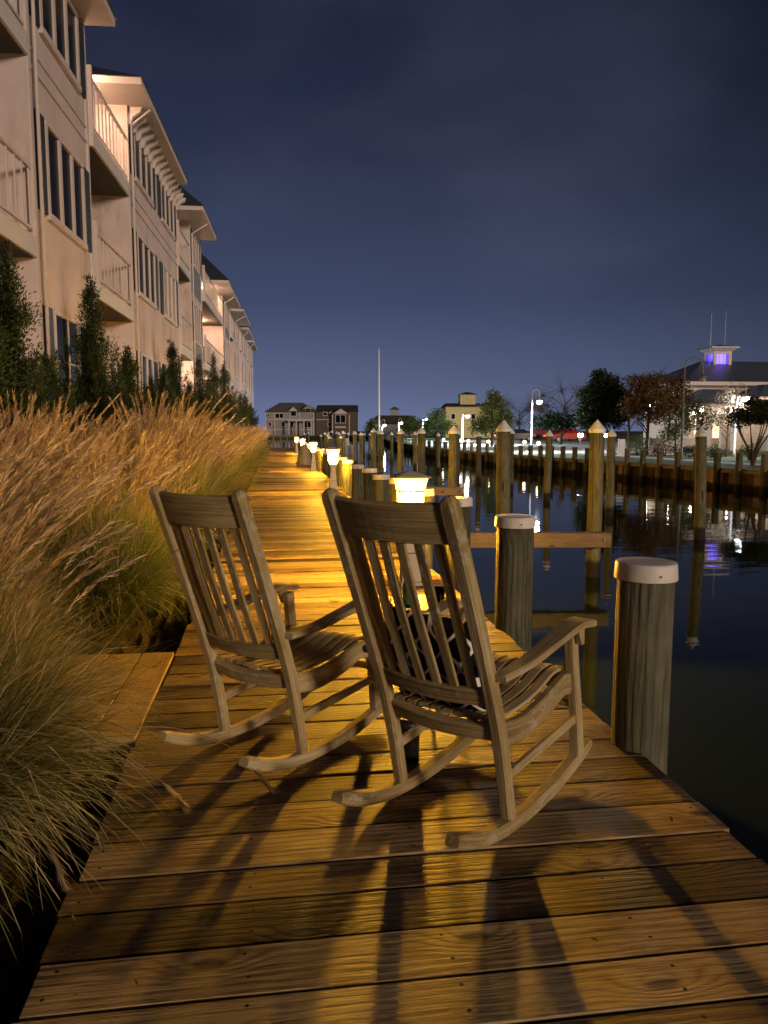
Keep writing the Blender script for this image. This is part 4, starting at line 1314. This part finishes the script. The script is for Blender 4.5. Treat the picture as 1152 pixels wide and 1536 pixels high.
    if brackets:
        for k in range(brackets):
            yy = u1 + .15 + (u2 - u1 - .3) * k / (brackets - 1)
            bm_ = MB()
            pr = [(x0 + .001, zE - .42), (x0 + .10, zE - .40), (x0 + .16, zE - .22), (x0 + .34, zE - .10), (x0 + .38, zE), (x0 + .001, zE)]
            n = len(pr)
            bm_.add([(a, yy - .07, z) for a, z in pr] + [(a, yy + .07, z) for a, z in pr], [tuple(range(n - 1, -1, -1)), tuple(range(n, 2 * n))] + [(i, (i + 1) % n, n + (i + 1) % n, n + i) for i in range(n)])
            bm_.build('eave_bracket', M['trim'], t)
    # downpipe
    MB().tube([(x0 + .10, u1 + .16, -.2), (x0 + .10, u1 + .16, zE - .4), (x0 + over - .05, u1 + .16, zE - .02)], .03, 8).build('downpipe', M['trim'], t, True)
    return t
ALL = (0, 1, 2)
blk('nearest pale apartment building with dark shuttered windows and open balconies', 8.2, 13.0, 16.45, 9.25, ((13.74, 3, .72, ALL),), over=.6, roofs=(0, .1))
blk('second pale apartment building with bracketed eaves and a lit top balcony', 16.75, 20.15, 27.8, 9.2, ((20.95, 3, .78, ALL), (24.75, 3, .78, ALL)), over=.62, brackets=15, lit=((.55, 9.2),), roofs=(2.2, -1.6))
blk('third apartment building with blue grey siding panels between its windows', 28.1, 31, 34.4, 9.3, ((31.9, 3, .6, ALL),), siding=True, over=.75, roofs=(1.3, -.5), lit=((.5, 4.08),), hipz=2.3)
blk('fourth apartment building with brightly lit white corner balconies', 35.5, 43.8, 48, 8.7, ((44.8, 3, .7, ALL),), over=.7, lit=((.72, 8.68), (.75, 7.0), (.75, 4.0)), roofs=(4.6, .2), hipz=2.5, siding=True, endwin=True)
blk('fifth pale apartment building in the receding row', 49, 51, 56.0, 8.7, ((52, 3, .8, ALL),), over=.8, roofs=(.2, .1))
blk('sixth pale apartment building in the receding row', 57.0, 58, 64, 8.6, ((58.9, 3, .65, ALL), (61.7, 3, .5, ALL)), over=.6, roofs=(.2, .1))
blk('farthest pale apartment building at the end of the row', 65, 66, 72, 8.6, ((66.9, 3, .6, ALL), (69.6, 3, .5, ALL)), over=.5, roofs=(.2, .1))

# ------------------------------------------------------------------ upright junipers in front of the apartments
def juniper(x, y, h, r, label, twist=0., n=None, forks=1):
    t = thing('juniper', label, 'juniper', (x, y, -.1), random.uniform(0, 6), 'upright junipers along the apartment row')
    m = MB(); m.tube([(0, 0, 0), (.03, 0, h * .4), (0, .02, h * .8)], [.05, .035, .012], 7); m.build('trunk', M['bark'], t)
    m = MB()
    n = n or int(3200 * h * r)
    lobes = []
    for k in range(int(16 * h)):
        f = random.random() ** 1.15
        q = random.uniform(0, 2 * PI)
        rr = r * (1 - f) ** .8 * random.uniform(.15, .92)
        ph = q + f * twist
        lobes.append((rr * math.cos(ph), rr * math.sin(ph), .12 + f * (h - .35), random.uniform(.09, .18) * (1.15 - .85 * f) * (.8 + r), random.uniform(.05, .95)))
    for k in range(forks):
        a = random.uniform(0, 6); top = h * (1 if k == 0 else random.uniform(.78, .92))
        ox, oy = (math.cos(a) * r * .45, math.sin(a) * r * .45) if k else (0, 0)
        z = top - .03
        while z > .3 * h:
            w_ = .16 * r * (1 - (z / top) ** 2) + .012
            lobes.append((ox * (z / h) + random.gauss(0, .03), oy * (z / h) + random.gauss(0, .03), z, w_ + .03, random.uniform(.1, .9)))
            z -= .07
    for k in range(int(5 * h)):      # stray tufts pointing up and out
        f = random.uniform(.15, .85); q = random.uniform(0, 6.28); rr = r * (1 - f) ** .9 * 1.05
        for i in range(4):
            lobes.append((rr * (1 + .06 * i) * math.cos(q), rr * (1 + .06 * i) * math.sin(q), f * h + .07 * i, .05 - .01 * i, random.uniform(.3, 1)))
    wsum = sum(l[3] ** 1.6 for l in lobes)
    for (a, b, z, s, tn) in lobes:
        per = max(10, int(n * s ** 1.6 / wsum))
        for _ in range(per):
            d = Vector((random.gauss(0, 1), random.gauss(0, 1), random.gauss(0, 1.35))) * s * .55
            c = Vector((a, b, z)) + d
            u = Vector((d.x * .8 + random.gauss(0, .02), d.y * .8 + random.gauss(0, .02), abs(random.gauss(.09, .06)))).normalized()
            v = u.orthogonal().normalized(); v = (v + u.cross(v) * random.uniform(-1, 1)).normalized()
            ln = random.uniform(.030, .065)
            m.add([c, c + u * ln * .5 + v * .0085, c + u * ln, c + u * ln * .5 - v * .0085], [(0, 1, 2, 3)], None, min(1, max(0, tn + random.uniform(-.2, .2))))
    m.build('foliage', M['juniper'], t)
    return t
JN = [(-3.05, 8.1, 3.0, .85, 'broad dark juniper at the left edge of the row', 2), (-2.95, 9.3, 3.35, .72, 'second dark juniper with two tips beside the broad one', 2),
      (-2.9, 10.6, 2.3, .7, 'low dark juniper filling the gap before the tall twisting one', 2),
      (-2.95, 13.3, 3.75, .80, 'tall twisting juniper in front of the nearest apartment building', 1), (-2.7, 12.4, 2.7, .7, 'low bushy juniper at the foot of the tall twisting one', 2),
      (-2.80, 15.6, 2.9, .85, 'short rounded juniper below the second building first balcony', 2), (-2.75, 18.0, 2.5, .8, 'squat juniper left of the second building windows', 2), (-2.75, 20.2, 2.9, .8, 'short juniper under the windows of the second building', 2), (-2.75, 22.0, 3.7, .8, 'pointed juniper under the windows of the second building', 1),
      (-2.6, 24.6, 2.8, .9, 'squat juniper past the pointed one', 2), (-2.55, 27.2, 3.8, .85, 'forked juniper in front of the third building', 2), (-2.45, 30.0, 3.2, .9, 'low juniper in front of the third building', 2), (-2.45, 32.6, 4.4, .8, 'tall slim juniper before the lit corner balconies', 1),
      (-2.3, 36.8, 4.4, 1.0, 'stout round topped juniper before the fourth building', 1), (-2.2, 39.5, 3.2, 1.0, 'low juniper just past the stout one', 2),
      (-2.2, 43, 3.4, 1.0, 'second low juniper past the stout one', 2), (-2.0, 47, 3.6, .9, 'thin yellow green juniper before the fifth building', 2), (-1.9, 52, 3.8, 1.0, 'pointed juniper before the sixth building', 1), (-1.8, 60, 3.3, 1.1, 'last juniper at the far end of the grass hedge', 1)]
for (x, y, h, r, lab, fk) in JN:
    juniper(x, y, h * 1.06, r * 1.28, lab, random.uniform(-3, 3), int(min(60000, 24000 * h * r * (1 if y < 25 else .5))), fk)

# ------------------------------------------------------------------ ornamental grass
def grass_meshes(nb, npl, h, rad, seed, lean=(.32, .02), plume_len=.29, dryf=.3):
    random.seed(seed)
    m = MB()
    for _ in range(nb):
        q = random.uniform(0, 2 * PI); r0 = rad * .35 * math.sqrt(random.random())
        b = Vector((r0 * math.cos(q), r0 * math.sin(q), 0))
        L = h * random.uniform(.42, .98)
        out = random.uniform(.05, .95)
        q2 = q + random.gauss(0, .7)
        d = Vector((math.cos(q2) * out * .9 * rad / .66 + lean[0] * .7, math.sin(q2) * out * .9 * rad / .66 + lean[1], 1.25)).normalized()
        ns_ = 6; P = [b.copy()]
        drp = random.uniform(.05, .34) * (.6 + out)
        for i in range(ns_):
            d = (d + Vector((random.gauss(0, .13), random.gauss(0, .13), -drp * (i / ns_) ** .7 * 1.5 + random.gauss(0, .07)))).normalized()
            p = P[-1] + d * (L / ns_)
            if p.z < .02: p.z = .02 + random.random() * .02
            P.append(p)
        wv_ = random.uniform(.0015, .0034)
        s = Vector((-d.y, d.x, random.uniform(-.5, .5))).normalized()
        tn = random.uniform(0, .42)
        dry = random.random() < dryf
        vs = []; cs = []
        for i, p in enumerate(P):
            ww = wv_ * (.8, 1, 1, .95, .8, .5, .1)[i]
            vs += [p - s * ww, p + s * ww]
            k = tn + (.11 * i if dry else .045 * i) + (.25 if dry else 0)
            cs += [min(1, k)] * 2
        m.add(vs, [(2 * i, 2 * i + 1, 2 * i + 3, 2 * i + 2) for i in range(ns_)], None, cs)
    p_ = MB()
    for _ in range(npl):
        q = random.uniform(0, 2 * PI); r0 = rad * .4 * math.sqrt(random.random())
        b = Vector((r0 * math.cos(q), r0 * math.sin(q), .05))
        hh = h * random.uniform(.78, 1.12)
        out = random.random()
        d = Vector((math.cos(q), math.sin(q), 0)) * rad * .55 * out + Vector((lean[0], lean[1], 0)) * random.uniform(.2, 1.5) + Vector((random.gauss(0, .12), random.gauss(0, .12), 0))
        P = interp([b, b + d * .28 + Vector((0, 0, hh * .42)), b + d * .62 + Vector((0, 0, hh * .78)), b + d * .90 + Vector((0, 0, hh * .98)), b + d * 1.22 + Vector((0, 0, hh * 1.10))], 3)
        p_.tube(P[:-2], .0016, 3, .25, caps=False)
        plume(p_, P, plume_len * random.uniform(.75, 1.2))
    return m, p_
def plume(p_, P, L, nf=52):
    """feathery seed head along the last L metres of the stem P"""
    # arc-length from the tip
    tn0 = random.uniform(.1, .7)
    seg = []
    acc = 0
    for i in range(len(P) - 1, 0, -1):
        seg.append((P[i], P[i - 1], (P[i] - P[i - 1]).length))
    for k in range(nf):
        s = L * (k / nf) ** 1.0
        a = s; pos = None
        for (p1, p0, l) in seg:
            if a <= l:
                pos = p1.lerp(p0, a / l); tan = (p1 - p0).normalized(); break
            a -= l
        if pos is None: break
        f = k / nf
        w = .020 + .020 * math.sin(PI * min(1, f * 1.15))
        sd = tan.orthogonal().normalized(); sd = (Matrix.Rotation(random.uniform(0, 2 * PI), 3, tan) @ sd)
        ln = random.uniform(.035, .075) * (1.1 - .4 * f)
        dirn = (tan * 1.0 + sd * random.uniform(.12, .50) + Vector((.08, 0, -.08))).normalized()
        e_ = pos + dirn * ln
        ww = dirn.cross(sd).normalized() * random.uniform(.0016, .0034)
        md = pos.lerp(e_, .55)
        p_.add([pos, md + ww, e_, md - ww], [(0, 1, 2, 3)], None, min(1, max(0, tn0 + random.uniform(-.15, .35))))

protos = []
def grass_clump(mb, pb, label, loc, rz, sc_, group):
    t = thing('ornamental_grass', label, 'ornamental grass', loc, rz, group)
    t.scale = sc_
    mb.build('blades', M['blade'], t); pb.build('plumes', M['plume'], t)
    return t
GG = 'tall ornamental grass clumps in the planting bed'
near1 = grass_clump(*grass_meshes(15000, 160, 1.16, .76, 11, lean=(.20, .02), dryf=.46), 'big near grass clump spilling over the left edge before the landing', (-1.42, 2.84, -.1), 0, (1, 1, 1), GG)
near2 = grass_clump(*grass_meshes(8000, 150, 1.22, .62, 12, lean=(.13, .02), dryf=.42), 'grass clump overhanging the side landing of newer boards', (-1.95, 4.25, -.1), 0, (1, 1, 1), GG)
near3 = grass_clump(*grass_meshes(9000, 70, 1.12, .66, 13, lean=(.10, .0), dryf=.12), 'grass clump with green lower blades just behind the empty rocking chair', (-1.38, 6.1, -.1), 0, (1, 1, 1), GG)
near4 = grass_clump(*grass_meshes(7000, 60, 1.0, .52, 14, lean=(.12, .02), dryf=.42), 'low grass clump covering the inner end of the side landing', (-1.66, 3.72, -.1), 0, (1, 1, 1), GG)
# drooping stems that reach over the boards
random.seed(5)
m = MB()
for P in ([(-.95, 3.0, .25), (-.72, 2.98, .22), (-.5, 2.92, .10), (-.40, 2.86, .03), (-.35, 2.78, .012)], [(-.75, 3.10, .20), (-.45, 3.12, .19), (-.22, 3.06, .13), (-.10, 2.98, .05), (-.045, 2.90, .012)],
          [(-1.0, 2.5, .2), (-.85, 2.45, .22), (-.72, 2.38, .12), (-.66, 2.33, .02)]):
    pts = interp(P, 6)
    pts = [p - Vector((-1.42, 2.84, -.1)) for p in pts]
    m.tube(pts, .0022, 4, .4, caps=False)
    for _ in range(3): plume(m, pts, .17, 34)
m.build('fallen_plumes', M['plume'], near1)
# the rest of the hedge: a few prototypes copied along the bed
PR = []
for k, (hh, sd) in enumerate(((1.24, 21), (1.32, 22), (1.18, 23), (1.27, 24))):
    mb, pb = grass_meshes(4600, 135, hh, .62, sd, lean=(.17, -.02))
    PR.append((mb, pb))
random.seed(31)
spots = []
for (xc, y0, st) in ((-1.28, 7.5, 1.38), (-2.05, 5.4, 1.38), (-2.75, 6.2, 1.7)):
    y = y0
    while y < 52:
        spots.append((xc + random.uniform(-.12, .12), y + random.uniform(-.2, .2)))
        y += st * (1 if y < 25 else 1.35)
base_t = [None] * 4
for i, (x, y) in enumerate(spots):
    k = i % 4
    row = 'front' if x > -1.6 else ('middle' if x > -2.4 else 'back')
    if y < 8.8: lab = {'front': 'first grass clump of the hedge front, close beyond the chairs', 'middle': 'grass clump of the hedge middle behind the empty chair', 'back': 'rear grass clump below the dark junipers'}[row]
    else: lab = 'tan plumed grass clump in the long hedge along the boardwalk'
    s = random.uniform(.84, 1.16)
    if base_t[k] is None:
        t = grass_clump(*PR[k], lab, (x, y, -.1), 0, (s, s, s), GG); base_t[k] = t
    else:
        t = copy_tree(base_t[k]); t['label'] = lab
    t.location = (x, y, -.1); t.rotation_euler = (0, 0, random.uniform(-.8, .8)); t.scale = (s, s, s * (1.10 if y < 14 else .95))

random.seed(77)
m = MB()
for _ in range(150):
    if random.random() < .4: x, y, z = random.uniform(-1.2, -.68), random.uniform(3.5, 4.83), .016
    elif random.random() < .6: x, y, z = XL + abs(random.gauss(0, .25)), random.uniform(1.6, 9), .011
    else: x, y, z = random.uniform(XL, XR), random.uniform(1.6, 9), .011
    q = random.uniform(0, 6.28); l = random.uniform(.006, .022); ww = l * random.uniform(.1, .4)
    u = Vector((math.cos(q), math.sin(q), random.uniform(-.1, .2))); v = Vector((-math.sin(q), math.cos(q), random.uniform(-.3, .3)))
    c = Vector((x, y, z))
    m.add([c - u * l, c + v * ww + Vector((0, 0, .002)), c + u * l, c - v * ww], [(0, 1, 2, 3)], None, random.uniform(.0, .5))
tag(m.build('fallen_leaf_bits', M['leaf_fall']), 'small dry leaf bits scattered over the boardwalk and landing', 'leaf litter', kind='stuff')
# ------------------------------------------------------------------ render settings
sc.render.engine = 'CYCLES'
sc.cycles.use_denoising = True
try: sc.cycles.denoiser = 'OPENIMAGEDENOISE'
except Exception: pass
sc.cycles.max_bounces = 6
sc.cycles.diffuse_bounces = 3
sc.cycles.glossy_bounces = 4
sc.cycles.transmission_bounces = 6
sc.cycles.sample_clamp_indirect = 4
sc.view_settings.view_transform = 'Standard'
sc.view_settings.look = 'None'
sc.view_settings.exposure = 0
sc.view_settings.gamma = 1
